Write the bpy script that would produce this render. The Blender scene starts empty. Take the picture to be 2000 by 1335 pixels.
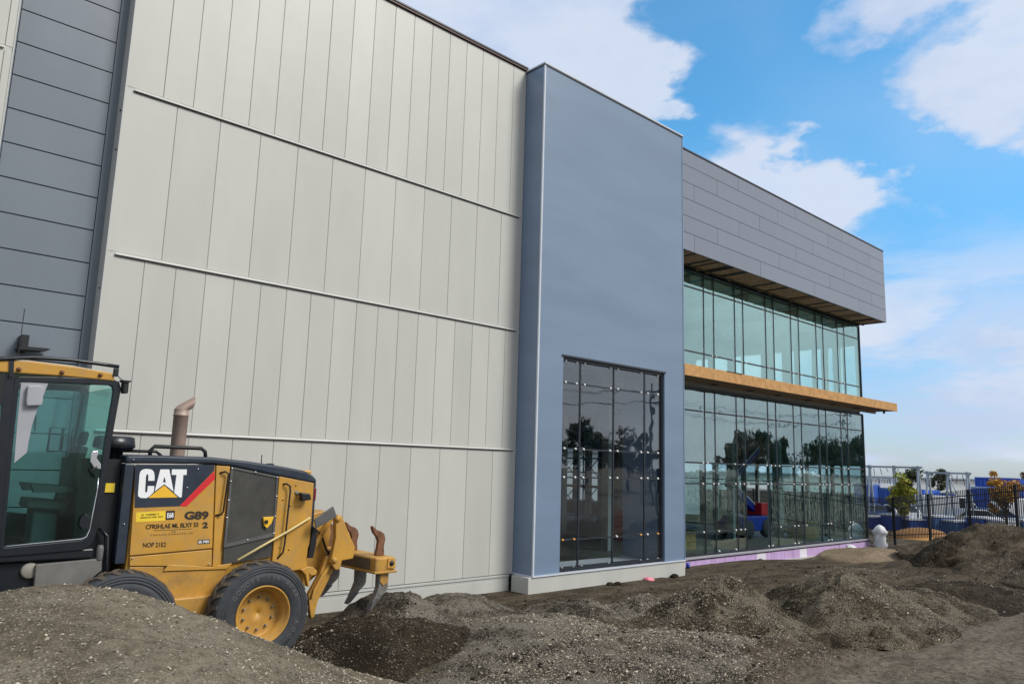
import bpy, bmesh, math, random
import numpy as np
from mathutils import Matrix, Vector
random.seed(7); rng = np.random.default_rng(7)
R = math.radians
SC = bpy.context.scene
COL = SC.collection
H = 3.1
# ---------------------------------------------------------------- camera
cd = bpy.data.cameras.new('camera'); cam = bpy.data.objects.new('camera', cd); COL.objects.link(cam)
cd.sensor_fit = 'HORIZONTAL'; cd.sensor_width = 36.0; cd.lens = 1477.84/2000*36.0
cd.clip_start = 0.1; cd.clip_end = 5000
_r = Vector((0.73282681,-0.67976709,0.02969134)); _u = Vector((-0.1293291,-0.09631691,0.98691288)); _f = Vector((0.66801112,0.72707617,0.15849728))
m3 = Matrix((_r,_u,-_f)).transposed()
cam.matrix_world = Matrix.Translation((0,0,H)) @ m3.to_4x4()
SC.camera = cam
SC.render.resolution_x = 1024; SC.render.resolution_y = 683
SC.view_settings.view_transform = 'Standard'; SC.view_settings.look = 'None'
SC.view_settings.exposure = 0.0; SC.view_settings.gamma = 1.0; SC.view_settings.use_curve_mapping = False
SC.cycles.max_bounces = 10; SC.cycles.transparent_max_bounces = 16; SC.cycles.glossy_bounces = 5
SC.cycles.use_denoising = True
SC.cycles.sample_clamp_indirect = 6
# ---------------------------------------------------------------- sky
SUN = Vector((0.34,-0.62,0.71)).normalized()
W = bpy.data.worlds.new('World'); SC.world = W; W.use_nodes = True
nt = W.node_tree; N = nt.nodes; L = nt.links; N.clear()
def node(t, **k):
    n = N.new(t)
    for a, b in k.items(): setattr(n, a, b)
    return n
def mth(op, a, b=None, c=None, clamp=False):
    n = node('ShaderNodeMath', operation=op, use_clamp=clamp)
    for i, v in enumerate((a, b, c)):
        if v is None: continue
        if isinstance(v, (int, float)): n.inputs[i].default_value = v
        else: L.new(v, n.inputs[i])
    return n.outputs[0]
def mrange(v, a, b, c=0.0, d=1.0, interp='SMOOTHSTEP'):
    n = node('ShaderNodeMapRange', interpolation_type=interp); L.new(v, n.inputs['Value'])
    for nm, x in (('From Min',a),('From Max',b),('To Min',c),('To Max',d)): n.inputs[nm].default_value = x
    return n.outputs['Result']
def mixc(fac, a, b):
    n = node('ShaderNodeMix', data_type='RGBA')
    if isinstance(fac, (int, float)): n.inputs[0].default_value = fac
    else: L.new(fac, n.inputs[0])
    for i, v in ((6, a), (7, b)):
        if isinstance(v, tuple): n.inputs[i].default_value = (*v, 1)
        else: L.new(v, n.inputs[i])
    return n.outputs[2]
sky = node('ShaderNodeTexSky', sky_type='NISHITA', sun_disc=False)
sky.sun_elevation = math.asin(SUN.z); sky.sun_rotation = math.atan2(SUN.x, SUN.y)
sky.air_density = 1.0; sky.dust_density = 0.6; sky.ozone_density = 2.0; sky.altitude = 0
tc = node('ShaderNodeTexCoord'); D = tc.outputs['Generated']
def dot(v):
    n = node('ShaderNodeVectorMath', operation='DOT_PRODUCT'); L.new(D, n.inputs[0]); n.inputs[1].default_value = v
    return n.outputs['Value']
mp = node('ShaderNodeMapping'); L.new(D, mp.inputs[0]); mp.inputs['Scale'].default_value = (1,1,1.9)
def noise(scale, detail, rough, off=0.0):
    n = node('ShaderNodeTexNoise', noise_dimensions='4D'); L.new(mp.outputs[0], n.inputs['Vector'])
    n.inputs['W'].default_value = off
    n.inputs['Scale'].default_value = scale; n.inputs['Detail'].default_value = detail; n.inputs['Roughness'].default_value = rough
    return n.outputs['Fac']
wn = node('ShaderNodeTexNoise'); L.new(mp.outputs[0], wn.inputs['Vector']); wn.inputs['Scale'].default_value = 5.5; wn.inputs['Detail'].default_value = 6; wn.inputs['Roughness'].default_value = 0.55
wv = node('ShaderNodeVectorMath', operation='MULTIPLY_ADD'); L.new(wn.outputs['Color'], wv.inputs[0]); wv.inputs[1].default_value = (.30,.30,.24); wv.inputs[2].default_value = (-.15,-.15,-.12)
wd = node('ShaderNodeVectorMath', operation='ADD'); L.new(D, wd.inputs[0]); L.new(wv.outputs[0], wd.inputs[1])
wdn = node('ShaderNodeVectorMath', operation='NORMALIZE'); L.new(wd.outputs[0], wdn.inputs[0])
def wdot(v):
    n = node('ShaderNodeVectorMath', operation='DOT_PRODUCT'); L.new(wdn.outputs[0], n.inputs[0]); n.inputs[1].default_value = v
    return n.outputs['Value']
nz = noise(3.4, 8, 0.56, 1.3); nz2 = noise(8.0, 7, 0.6, 4.1); nz3 = noise(2.2, 3, 0.5, 7.7)
cover = None
BL = [((0.490,0.66,0.57),13,0.60),((0.575,0.63,0.522),10,0.60),((0.655,0.575,0.488),7.5,0.60),((0.695,0.550,0.463),4.6,0.42),((0.705,0.56,0.435),3.4,0.30),
      ((0.806,0.458,0.374),3.6,0.44),((0.835,0.427,0.345),4.4,0.56),((0.866,0.385,0.315),4.4,0.52),((0.886,0.350,0.302),3.6,0.42),
      ((0.872,0.175,0.46),6.5,0.60),((0.885,0.16,0.425),5,0.4),((0.79,0.30,0.535),3.6,0.42),((0.82,0.26,0.51),3.2,0.3),
      ((0.952,0.225,0.20),6.5,0.26),((0.955,0.27,0.12),10,0.07),((0.965,0.25,0.06),10,0.10),((0.935,0.33,0.10),7,0.07)]
for c, r, g in BL:
    c = Vector(c).normalized()
    v = mrange(wdot(c), math.cos(R(r*1.18)), math.cos(R(r*.1)), 0, g)
    cover = v if cover is None else mth('ADD', cover, v)
back = mrange(dot((0.15,-0.95,0.1)), -0.05, 0.45, 0, 0.75)      # the overcast half that the panes mirror
cover = mth('ADD', mth('MINIMUM', cover, 0.66), back)
left = mrange(dot((-0.8,0.5,0.3)), 0.0, 0.7, 0, 0.5); cover = mth('ADD', cover, left)
zen = mrange(dot((0,0,1)), 0.68, 0.95, 0, 0.4); cover = mth('ADD', cover, zen)
dens = mth('ADD', cover, mth('MULTIPLY', mth('SUBTRACT', nz, 0.5), 1.0))
dens = mth('ADD', dens, mth('MULTIPLY', mth('SUBTRACT', nz2, 0.5), 0.6))
mask = mrange(dens, 0.06, 0.68)
mp2 = node('ShaderNodeMapping'); L.new(D, mp2.inputs[0]); mp2.inputs['Scale'].default_value = (1,1,4.2); mp2.inputs['Rotation'].default_value = (R(6),R(-5),0)
st = node('ShaderNodeTexNoise'); L.new(mp2.outputs[0], st.inputs['Vector']); st.inputs['Scale'].default_value = 4.5; st.inputs['Detail'].default_value = 6; st.inputs['Roughness'].default_value = .55
streak_ = mth('MULTIPLY', mrange(st.outputs['Fac'], 0.38, 0.60), mrange(dot((0,0,1)), 0.32, 0.16, 0, 0.92))
veil = mth('MAXIMUM', mrange(nz3, 0.35, 0.75, 0, 0.28), streak_)
low_ = mrange(dot((0,0,1)), -0.02, 0.22, 0.28, 0.0)
mask = mth('MAXIMUM', mask, mth('ADD', veil, low_))
shade = mrange(mth('ADD', mth('MULTIPLY', nz, 0.7), mth('MULTIPLY', nz2, 0.5)), 0.45, 0.75)
cl = mixc(shade, (7.6,8.1,9.2), (5.4,6.5,8.6))
grey = mixc(mrange(nz, 0.35, 0.68), (5.6,5.9,6.5), (9.2,9.4,9.8))
cl = mixc(mrange(dot((0.15,-0.95,0.1)), -0.05, 0.45), cl, grey)
SKYTINT = (0.88,1.95,2.20)
mul = node('ShaderNodeMix', data_type='RGBA', blend_type='MULTIPLY'); mul.inputs[0].default_value = 1
L.new(sky.outputs[0], mul.inputs[6]); L.new(mixc(mrange(dot((0,0,1)), 0.0, 0.42), (1.0,1.20,1.55), SKYTINT), mul.inputs[7])
col = mixc(mth('MULTIPLY', mask, 0.96), mul.outputs[2], cl)
bg = node('ShaderNodeBackground'); L.new(col, bg.inputs['Color']); bg.inputs['Strength'].default_value = 0.1
wo = node('ShaderNodeOutputWorld'); L.new(bg.outputs[0], wo.inputs['Surface'])
# ---------------------------------------------------------------- sun behind the broken overcast
sl = bpy.data.lights.new('sun', 'SUN'); sl.energy = 3.1; sl.angle = R(22); sl.color = (1.0,0.965,0.90)
so = bpy.data.objects.new('sun', sl); COL.objects.link(so); so.rotation_euler = (-SUN).to_track_quat('-Z','Y').to_euler()
so.location = SUN*200

# ================================================================ helpers
PW = {}
class MB:
    """collects shapes and links them as one mesh object, in world coordinates"""
    def __init__(s): s.v = []; s.f = []; s.sm = []
    def add(s, vs, fs, smooth=False):
        b = len(s.v); s.v += [tuple(v) for v in vs]; s.f += [tuple(i+b for i in f) for f in fs]; s.sm += [smooth]*len(fs); return s
    def box(s, x0, x1, y0, y1, z0, z1):
        return s.add([(x0,y0,z0),(x1,y0,z0),(x1,y1,z0),(x0,y1,z0),(x0,y0,z1),(x1,y0,z1),(x1,y1,z1),(x0,y1,z1)],
                     [(0,3,2,1),(4,5,6,7),(0,1,5,4),(1,2,6,5),(2,3,7,6),(3,0,4,7)])
    def prism(s, poly, y0, y1):                       # polygon in XZ, pushed along Y
        a = sum(poly[i][0]*poly[(i+1)%len(poly)][1]-poly[(i+1)%len(poly)][0]*poly[i][1] for i in range(len(poly)))
        if a < 0: poly = poly[::-1]
        n = len(poly); vs = [(x,y0,z) for x, z in poly]+[(x,y1,z) for x, z in poly]
        fs = [tuple(range(n)), tuple(range(2*n-1, n-1, -1))]+[(i, n+i, n+(i+1)%n, (i+1)%n) for i in range(n)]
        return s.add(vs, fs)
    def prism_x(s, poly, x0, x1):                     # polygon in YZ, pushed along X
        a = sum(poly[i][0]*poly[(i+1)%len(poly)][1]-poly[(i+1)%len(poly)][0]*poly[i][1] for i in range(len(poly)))
        if a < 0: poly = poly[::-1]
        n = len(poly); vs = [(x1,y,z) for y, z in poly]+[(x0,y,z) for y, z in poly]
        fs = [tuple(range(n)), tuple(range(2*n-1, n-1, -1))]+[(i, n+i, n+(i+1)%n, (i+1)%n) for i in range(n)]
        return s.add(vs, fs)
    def prism_z(s, poly, z0, z1):
        a = sum(poly[i][0]*poly[(i+1)%len(poly)][1]-poly[(i+1)%len(poly)][0]*poly[i][1] for i in range(len(poly)))
        if a < 0: poly = poly[::-1]
        n = len(poly); vs = [(x,y,z1) for x, y in poly]+[(x,y,z0) for x, y in poly]
        fs = [tuple(range(n)), tuple(range(2*n-1, n-1, -1))]+[(i, n+i, n+(i+1)%n, (i+1)%n) for i in range(n)]
        return s.add(vs, fs)
    def ring(s, outer, inner, y0, y1):                # frame between two loops with the same number of points
        n = len(outer); vs = []
        for y in (y0, y1): vs += [(x,y,z) for x, z in outer]+[(x,y,z) for x, z in inner]
        fs = []
        for i in range(n):
            j = (i+1) % n
            fs += [(i,j,n+j,n+i), (2*n+i,3*n+i,3*n+j,2*n+j), (i,2*n+i,2*n+j,j), (n+i,n+j,3*n+j,3*n+i)]
        return s.add(vs, fs)
    def tube(s, pts, r, n=8, cap=True):
        pts = [Vector(p) for p in pts]; vs = []; fs = []
        rr = r if isinstance(r, (list, tuple)) else [r]*len(pts)
        up = None
        for i, p in enumerate(pts):
            d = (pts[min(i+1, len(pts)-1)]-pts[max(i-1, 0)]).normalized()
            if up is None: up = d.orthogonal().normalized()
            up = (up-d*up.dot(d)); up = up.normalized() if up.length > 1e-5 else d.orthogonal().normalized()
            b = d.cross(up)
            for k in range(n):
                a = 2*math.pi*k/n; vs.append(p+(up*math.cos(a)+b*math.sin(a))*rr[i])
        for i in range(len(pts)-1):
            for k in range(n):
                fs.append((i*n+k, i*n+(k+1)%n, (i+1)*n+(k+1)%n, (i+1)*n+k))
        s.add(vs, fs, True)
        if cap:
            b0 = len(s.v)-len(vs)
            s.f += [tuple(b0+k for k in range(n-1, -1, -1)), tuple(b0+(len(pts)-1)*n+k for k in range(n))]; s.sm += [False, False]
        return s
    def lathe_y(s, prof, cx, cz, n=48, smooth=True):   # prof: (radius, y)
        vs = []; fs = []
        for k in range(n):
            a = 2*math.pi*k/n
            vs += [(cx+r*math.cos(a), y, cz+r*math.sin(a)) for r, y in prof]
        m = len(prof)
        for k in range(n):
            for i in range(m-1):
                fs.append((k*m+i, ((k+1)%n)*m+i, ((k+1)%n)*m+i+1, k*m+i+1))
        return s.add(vs, fs, smooth)
    def lathe_z(s, prof, cx, cy, n=24, smooth=True):   # prof: (radius, z)
        vs = []; fs = []
        for k in range(n):
            a = 2*math.pi*k/n
            vs += [(cx+r*math.cos(a), cy+r*math.sin(a), z) for r, z in prof]
        m = len(prof)
        for k in range(n):
            for i in range(m-1):
                fs.append((k*m+i, ((k+1)%n)*m+i, ((k+1)%n)*m+i+1, k*m+i+1))
        return s.add(vs, fs, smooth)
    def bar(s, a, b, w, t):                            # square bar from a to b
        a = Vector(a); b = Vector(b); d = (b-a).normalized()
        u = d.cross(Vector((0,1,0))); u = u.normalized() if u.length > .1 else d.cross(Vector((1,0,0))).normalized()
        v = d.cross(u).normalized(); vs = []
        for p in (a, b): vs += [p+u*w/2+v*t/2, p-u*w/2+v*t/2, p-u*w/2-v*t/2, p+u*w/2-v*t/2]
        return s.add(vs, [(0,1,2,3),(7,6,5,4),(0,4,5,1),(1,5,6,2),(2,6,7,3),(3,7,4,0)])
    def build(s, name, m, parent=None, bevel=0, seg=2, fix=True):
        me = bpy.data.meshes.new(name); me.from_pydata(s.v, [], s.f); me.update()
        me.polygons.foreach_set('use_smooth', s.sm)
        if fix:
            bm = bmesh.new(); bm.from_mesh(me); bmesh.ops.recalc_face_normals(bm, faces=bm.faces); bm.to_mesh(me); bm.free()
        return link(name, me, m, parent, bevel=bevel, seg=seg)
def link(name, me, m, parent=None, loc=(0,0,0), bevel=0, seg=2):
    o = bpy.data.objects.new(name, me); COL.objects.link(o)
    if m is not None and not me.materials: me.materials.append(m)
    o.location = loc; PW[o] = Vector(loc)
    if parent is not None:
        o.parent = parent; o.matrix_parent_inverse = Matrix.Translation(-PW[parent])
    if bevel:
        b = o.modifiers.new('bevel', 'BEVEL'); b.width = bevel; b.segments = seg; b.limit_method = 'ANGLE'; b.angle_limit = R(40)
    return o
def tag(o, label=None, cat=None, group=None, kind=None):
    for k, v in (('label',label),('category',cat),('group',group),('kind',kind)):
        if v: o[k] = v
    return o
def thing(name, loc, label, cat, group=None):
    o = bpy.data.objects.new(name, None); COL.objects.link(o); o.location = loc; PW[o] = Vector(loc); o.empty_display_size = .2
    return tag(o, label, cat, group)
def kids(o, table): return table.get(o, [])
def copy_tree(o, loc, rz, parent=None):
    """a thing at the origin, its parts and sub-parts, copied to a new place"""
    c = o.copy(); COL.objects.link(c); PW[c] = Vector(loc)
    if parent is None: c.location = loc; c.rotation_euler = (0,0,rz)
    else: c.parent = parent
    for ch in list(o.children): copy_tree(ch, loc, rz, c)
    return c
# ---------------------------------------------------------------- value noise for the ground
_T = rng.random((256,256))
def vnoise(x, y):
    xi = np.floor(x).astype(int); yi = np.floor(y).astype(int); fx = x-xi; fy = y-yi
    fx = fx*fx*(3-2*fx); fy = fy*fy*(3-2*fy)
    g = lambda a, b: _T[a % 256, b % 256]
    return (g(xi,yi)*(1-fx)+g(xi+1,yi)*fx)*(1-fy)+(g(xi,yi+1)*(1-fx)+g(xi+1,yi+1)*fx)*fy-0.5
def fbm(x, y, o=4, k=0.5):
    a = 1.0; s = 0
    for i in range(o):
        s = s+a*vnoise(x+17.3*i, y+9.1*i); x = x*2.03; y = y*2.03; a *= k
    return s
# ================================================================ materials
def mat(name):
    m = bpy.data.materials.new(name); m.use_nodes = True; t = m.node_tree; b = t.nodes['Principled BSDF']
    return m, t, b
def simple(name, c, rough=.5, metal=0.0, var=0.06, scale=3.0, bump=0.0, bscale=40.0, spec=None, dirt=0.0, dirtc=(.12,.10,.08), streak=False):
    """colour broken up by noise, optional dust wear and fine relief"""
    m, t, b = mat(name); n = t.nodes; l = t.links
    g = n.new('ShaderNodeNewGeometry')
    nz = n.new('ShaderNodeTexNoise'); nz.inputs['Scale'].default_value = scale; nz.inputs['Detail'].default_value = 5
    if streak:
        mpn = n.new('ShaderNodeMapping'); mpn.inputs['Scale'].default_value = (1,1,.12); l.new(g.outputs['Position'], mpn.inputs[0]); l.new(mpn.outputs[0], nz.inputs['Vector'])
    else: l.new(g.outputs['Position'], nz.inputs['Vector'])
    hs = n.new('ShaderNodeMix'); hs.data_type = 'RGBA'
    hs.inputs[6].default_value = (*[max(0, x*(1-var)) for x in c], 1); hs.inputs[7].default_value = (*[min(1, x*(1+var)) for x in c], 1)
    mr = n.new('ShaderNodeMapRange'); mr.inputs['From Min'].default_value = .3; mr.inputs['From Max'].default_value = .7
    l.new(nz.outputs['Fac'], mr.inputs['Value']); l.new(mr.outputs[0], hs.inputs[0]); out = hs.outputs[2]
    if dirt:
        n2 = n.new('ShaderNodeTexNoise'); n2.inputs['Scale'].default_value = scale*2.3; n2.inputs['Detail'].default_value = 9; n2.inputs['Roughness'].default_value = .7
        l.new(g.outputs['Position'], n2.inputs['Vector'])
        r2 = n.new('ShaderNodeMapRange'); r2.inputs['From Min'].default_value = .45; r2.inputs['From Max'].default_value = .8; r2.inputs['To Max'].default_value = dirt
        l.new(n2.outputs['Fac'], r2.inputs['Value'])
        mx = n.new('ShaderNodeMix'); mx.data_type = 'RGBA'; l.new(r2.outputs[0], mx.inputs[0]); l.new(out, mx.inputs[6]); mx.inputs[7].default_value = (*dirtc, 1); out = mx.outputs[2]
        rr = n.new('ShaderNodeMapRange'); rr.inputs['To Min'].default_value = rough; rr.inputs['To Max'].default_value = min(1, rough+.4); l.new(r2.outputs[0], rr.inputs['Value']); l.new(rr.outputs[0], b.inputs['Roughness'])
    else: b.inputs['Roughness'].default_value = rough
    l.new(out, b.inputs['Base Color']); b.inputs['Metallic'].default_value = metal
    if spec is not None: b.inputs['Specular IOR Level'].default_value = spec
    if bump:
        n3 = n.new('ShaderNodeTexNoise'); n3.inputs['Scale'].default_value = bscale; n3.inputs['Detail'].default_value = 4; l.new(g.outputs['Position'], n3.inputs['Vector'])
        bp = n.new('ShaderNodeBump'); bp.inputs['Strength'].default_value = bump; bp.inputs['Distance'].default_value = .02; l.new(n3.outputs['Fac'], bp.inputs['Height']); l.new(bp.outputs[0], b.inputs['Normal'])
    return m
def panel_mat(name, c, rough, var=.035, tone=.03, metal=0.0, coat=0.0, ms=(1.2,1.2,.35)):
    """sheet-metal panel: every panel a shade of its own, slow staining, very slight oil-canning"""
    m, t, b = mat(name); n = t.nodes; l = t.links
    g = n.new('ShaderNodeNewGeometry'); oi = n.new('ShaderNodeObjectInfo')
    mpn = n.new('ShaderNodeMapping'); mpn.inputs['Scale'].default_value = ms; l.new(g.outputs['Position'], mpn.inputs[0])
    nz = n.new('ShaderNodeTexNoise'); nz.inputs['Scale'].default_value = 1.3; nz.inputs['Detail'].default_value = 6; l.new(mpn.outputs[0], nz.inputs['Vector'])
    a = n.new('ShaderNodeMapRange'); a.inputs['From Min'].default_value = .3; a.inputs['From Max'].default_value = .7; a.inputs['To Min'].default_value = 1-var; a.inputs['To Max'].default_value = 1+var; l.new(nz.outputs['Fac'], a.inputs['Value'])
    r = n.new('ShaderNodeMapRange'); r.inputs['To Min'].default_value = 1-tone; r.inputs['To Max'].default_value = 1+tone; l.new(oi.outputs['Random'], r.inputs['Value'])
    k = n.new('ShaderNodeMath'); k.operation = 'MULTIPLY'; l.new(a.outputs[0], k.inputs[0]); l.new(r.outputs[0], k.inputs[1])
    vm = n.new('ShaderNodeVectorMath'); vm.operation = 'SCALE'; vm.inputs[0].default_value = c; l.new(k.outputs[0], vm.inputs['Scale']); l.new(vm.outputs[0], b.inputs['Base Color'])
    b.inputs['Roughness'].default_value = rough; b.inputs['Metallic'].default_value = metal
    if coat: b.inputs['Coat Weight'].default_value = coat; b.inputs['Coat Roughness'].default_value = .25
    n2 = n.new('ShaderNodeTexNoise'); n2.inputs['Scale'].default_value = 1.6; n2.inputs['Detail'].default_value = 2; l.new(g.outputs['Position'], n2.inputs['Vector'])
    bp = n.new('ShaderNodeBump'); bp.inputs['Strength'].default_value = .12; bp.inputs['Distance'].default_value = .03; l.new(n2.outputs['Fac'], bp.inputs['Height']); l.new(bp.outputs[0], b.inputs['Normal'])
    return m
def glass(name, tint, r0=.06, refl=(.93,.97,1.0), wave=.05, wscale=1.2, edge=.55, power=3.5):
    m, t, b = mat(name); n = t.nodes; l = t.links; n.remove(b); out = n['Material Output']
    tr = n.new('ShaderNodeBsdfTransparent'); tr.inputs[0].default_value = (*tint, 1)
    gl = n.new('ShaderNodeBsdfGlossy'); gl.inputs['Color'].default_value = (*refl, 1); gl.inputs['Roughness'].default_value = .015
    g = n.new('ShaderNodeNewGeometry'); oi = n.new('ShaderNodeObjectInfo')
    ad = n.new('ShaderNodeVectorMath'); ad.operation = 'ADD'; l.new(g.outputs['Position'], ad.inputs[0])
    sc = n.new('ShaderNodeVectorMath'); sc.operation = 'SCALE'; sc.inputs[0].default_value = (37,11,23); l.new(oi.outputs['Random'], sc.inputs['Scale']); l.new(sc.outputs[0], ad.inputs[1])
    nz = n.new('ShaderNodeTexNoise'); nz.inputs['Scale'].default_value = wscale; nz.inputs['Detail'].default_value = 2; l.new(ad.outputs[0], nz.inputs['Vector'])
    bp = n.new('ShaderNodeBump'); bp.inputs['Strength'].default_value = wave; bp.inputs['Distance'].default_value = .1; l.new(nz.outputs['Fac'], bp.inputs['Height']); l.new(bp.outputs[0], gl.inputs['Normal'])
    lw = n.new('ShaderNodeLayerWeight'); lw.inputs['Blend'].default_value = .5
    pw = n.new('ShaderNodeMath'); pw.operation = 'POWER'; l.new(lw.outputs['Facing'], pw.inputs[0]); pw.inputs[1].default_value = power
    ma = n.new('ShaderNodeMath'); ma.operation = 'MULTIPLY_ADD'; l.new(pw.outputs[0], ma.inputs[0]); ma.inputs[1].default_value = edge; ma.inputs[2].default_value = r0
    mx = n.new('ShaderNodeMixShader'); l.new(ma.outputs[0], mx.inputs[0]); l.new(tr.outputs[0], mx.inputs[1]); l.new(gl.outputs[0], mx.inputs[2]); l.new(mx.outputs[0], out.inputs['Surface'])
    return m
def soil(name, dark, mid, peb, gravel=.5, bump=.8, tracks=False):
    m, t, b = mat(name); n = t.nodes; l = t.links
    g = n.new('ShaderNodeNewGeometry'); P = g.outputs['Position']
    def nzz(s, d, r=.6, w=P):
        q = n.new('ShaderNodeTexNoise'); q.inputs['Scale'].default_value = s; q.inputs['Detail'].default_value = d; q.inputs['Roughness'].default_value = r; l.new(w, q.inputs['Vector']); return q.outputs['Fac']
    def rng_(v, a, c, x=0., y=1.):
        q = n.new('ShaderNodeMapRange'); q.interpolation_type = 'SMOOTHSTEP'; l.new(v, q.inputs['Value']); q.inputs['From Min'].default_value = a; q.inputs['From Max'].default_value = c; q.inputs['To Min'].default_value = x; q.inputs['To Max'].default_value = y; return q.outputs[0]
    def mx(f, a, c):
        q = n.new('ShaderNodeMix'); q.data_type = 'RGBA'; l.new(f, q.inputs[0])
        for i, v in ((6, a), (7, c)):
            if isinstance(v, tuple): q.inputs[i].default_value = (*v, 1)
            else: l.new(v, q.inputs[i])
        return q.outputs[2]
    big = nzz(.55, 5); fine = nzz(9, 8, .7); tiny = nzz(55, 4, .7)
    if tracks:
        mpn = n.new('ShaderNodeMapping'); mpn.inputs['Rotation'].default_value = (0,0,R(-14)); mpn.inputs['Scale'].default_value = (.22,1.6,1); l.new(P, mpn.inputs[0])
        big = nzz(1.1, 6, .62, mpn.outputs[0])
    c = mx(rng_(big, .42, .60), dark, mid)
    if tracks:      # the dry, driven strip at the near right is paler and packed smooth
        sp = n.new('ShaderNodeSeparateXYZ'); l.new(P, sp.inputs[0])
        yy = n.new('ShaderNodeMath'); yy.operation = 'MULTIPLY_ADD'; l.new(nzz(.9, 5), yy.inputs[0]); yy.inputs[1].default_value = 1.6; l.new(sp.outputs['Y'], yy.inputs[2])
        dm = n.new('ShaderNodeMath'); dm.operation = 'MULTIPLY'; l.new(rng_(yy.outputs[0], 7.3, 6.2), dm.inputs[0]); l.new(rng_(sp.outputs['X'], 9.2, 11.5), dm.inputs[1])
        dry = mx(rng_(big, .35, .65), (.150,.121,.088), (.255,.218,.168)); c = mx(dm.outputs[0], c, dry)
    c = mx(rng_(fine, .35, .75), c, tuple(x*.62 for x in dark))
    vo = n.new('ShaderNodeTexVoronoi'); vo.inputs['Scale'].default_value = 34; l.new(P, vo.inputs['Vector'])
    vo2 = n.new('ShaderNodeTexVoronoi'); vo2.inputs['Scale'].default_value = 80; l.new(P, vo2.inputs['Vector'])
    sel = n.new('ShaderNodeSeparateColor'); l.new(vo.outputs['Color'], sel.inputs[0])
    amt = rng_(nzz(1.7, 5), .40, .64, .12*gravel, .9*gravel)
    lt = n.new('ShaderNodeMath'); lt.operation = 'LESS_THAN'; l.new(sel.outputs[0], lt.inputs[0]); l.new(amt, lt.inputs[1])
    core = rng_(vo.outputs['Distance'], .5, .3)
    f = n.new('ShaderNodeMath'); f.operation = 'MULTIPLY'; l.new(lt.outputs[0], f.inputs[0]); l.new(core, f.inputs[1])
    pc = mx(sel.outputs[1], tuple(x*.5 for x in peb), peb)
    c = mx(f.outputs[0], c, pc)
    sel2 = n.new('ShaderNodeSeparateColor'); l.new(vo2.outputs['Color'], sel2.inputs[0])
    lt2 = n.new('ShaderNodeMath'); lt2.operation = 'LESS_THAN'; l.new(sel2.outputs[0], lt2.inputs[0]); l.new(amt, lt2.inputs[1])
    c = mx(rng_(lt2.outputs[0], 0, 1, 0, .55), c, tuple(x*.72 for x in peb))
    l.new(c, b.inputs['Base Color']); b.inputs['Roughness'].default_value = .95; b.inputs['Specular IOR Level'].default_value = .15
    s1 = n.new('ShaderNodeMath'); s1.operation = 'MULTIPLY_ADD'; l.new(fine, s1.inputs[0]); s1.inputs[1].default_value = 1.6; l.new(tiny, s1.inputs[2])
    s2 = n.new('ShaderNodeMath'); s2.operation = 'MULTIPLY_ADD'; l.new(f.outputs[0], s2.inputs[0]); s2.inputs[1].default_value = .5; l.new(s1.outputs[0], s2.inputs[2])
    bp = n.new('ShaderNodeBump'); bp.inputs['Strength'].default_value = bump; bp.inputs['Distance'].default_value = .05; l.new(s2.outputs[0], bp.inputs['Height']); l.new(bp.outputs[0], b.inputs['Normal'])
    return m
def leafmat(name, a, b_, c):
    m, t, b = mat(name); n = t.nodes; l = t.links; g = n.new('ShaderNodeNewGeometry')
    cr = n.new('ShaderNodeValToRGB'); e = cr.color_ramp.elements; e[0].color = (*a,1); e[1].color = (*c,1); q = e.new(.5); q.color = (*b_,1)
    l.new(g.outputs['Random Per Island'], cr.inputs[0]); l.new(cr.outputs[0], b.inputs['Base Color']); b.inputs['Roughness'].default_value = .7
    return m
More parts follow.
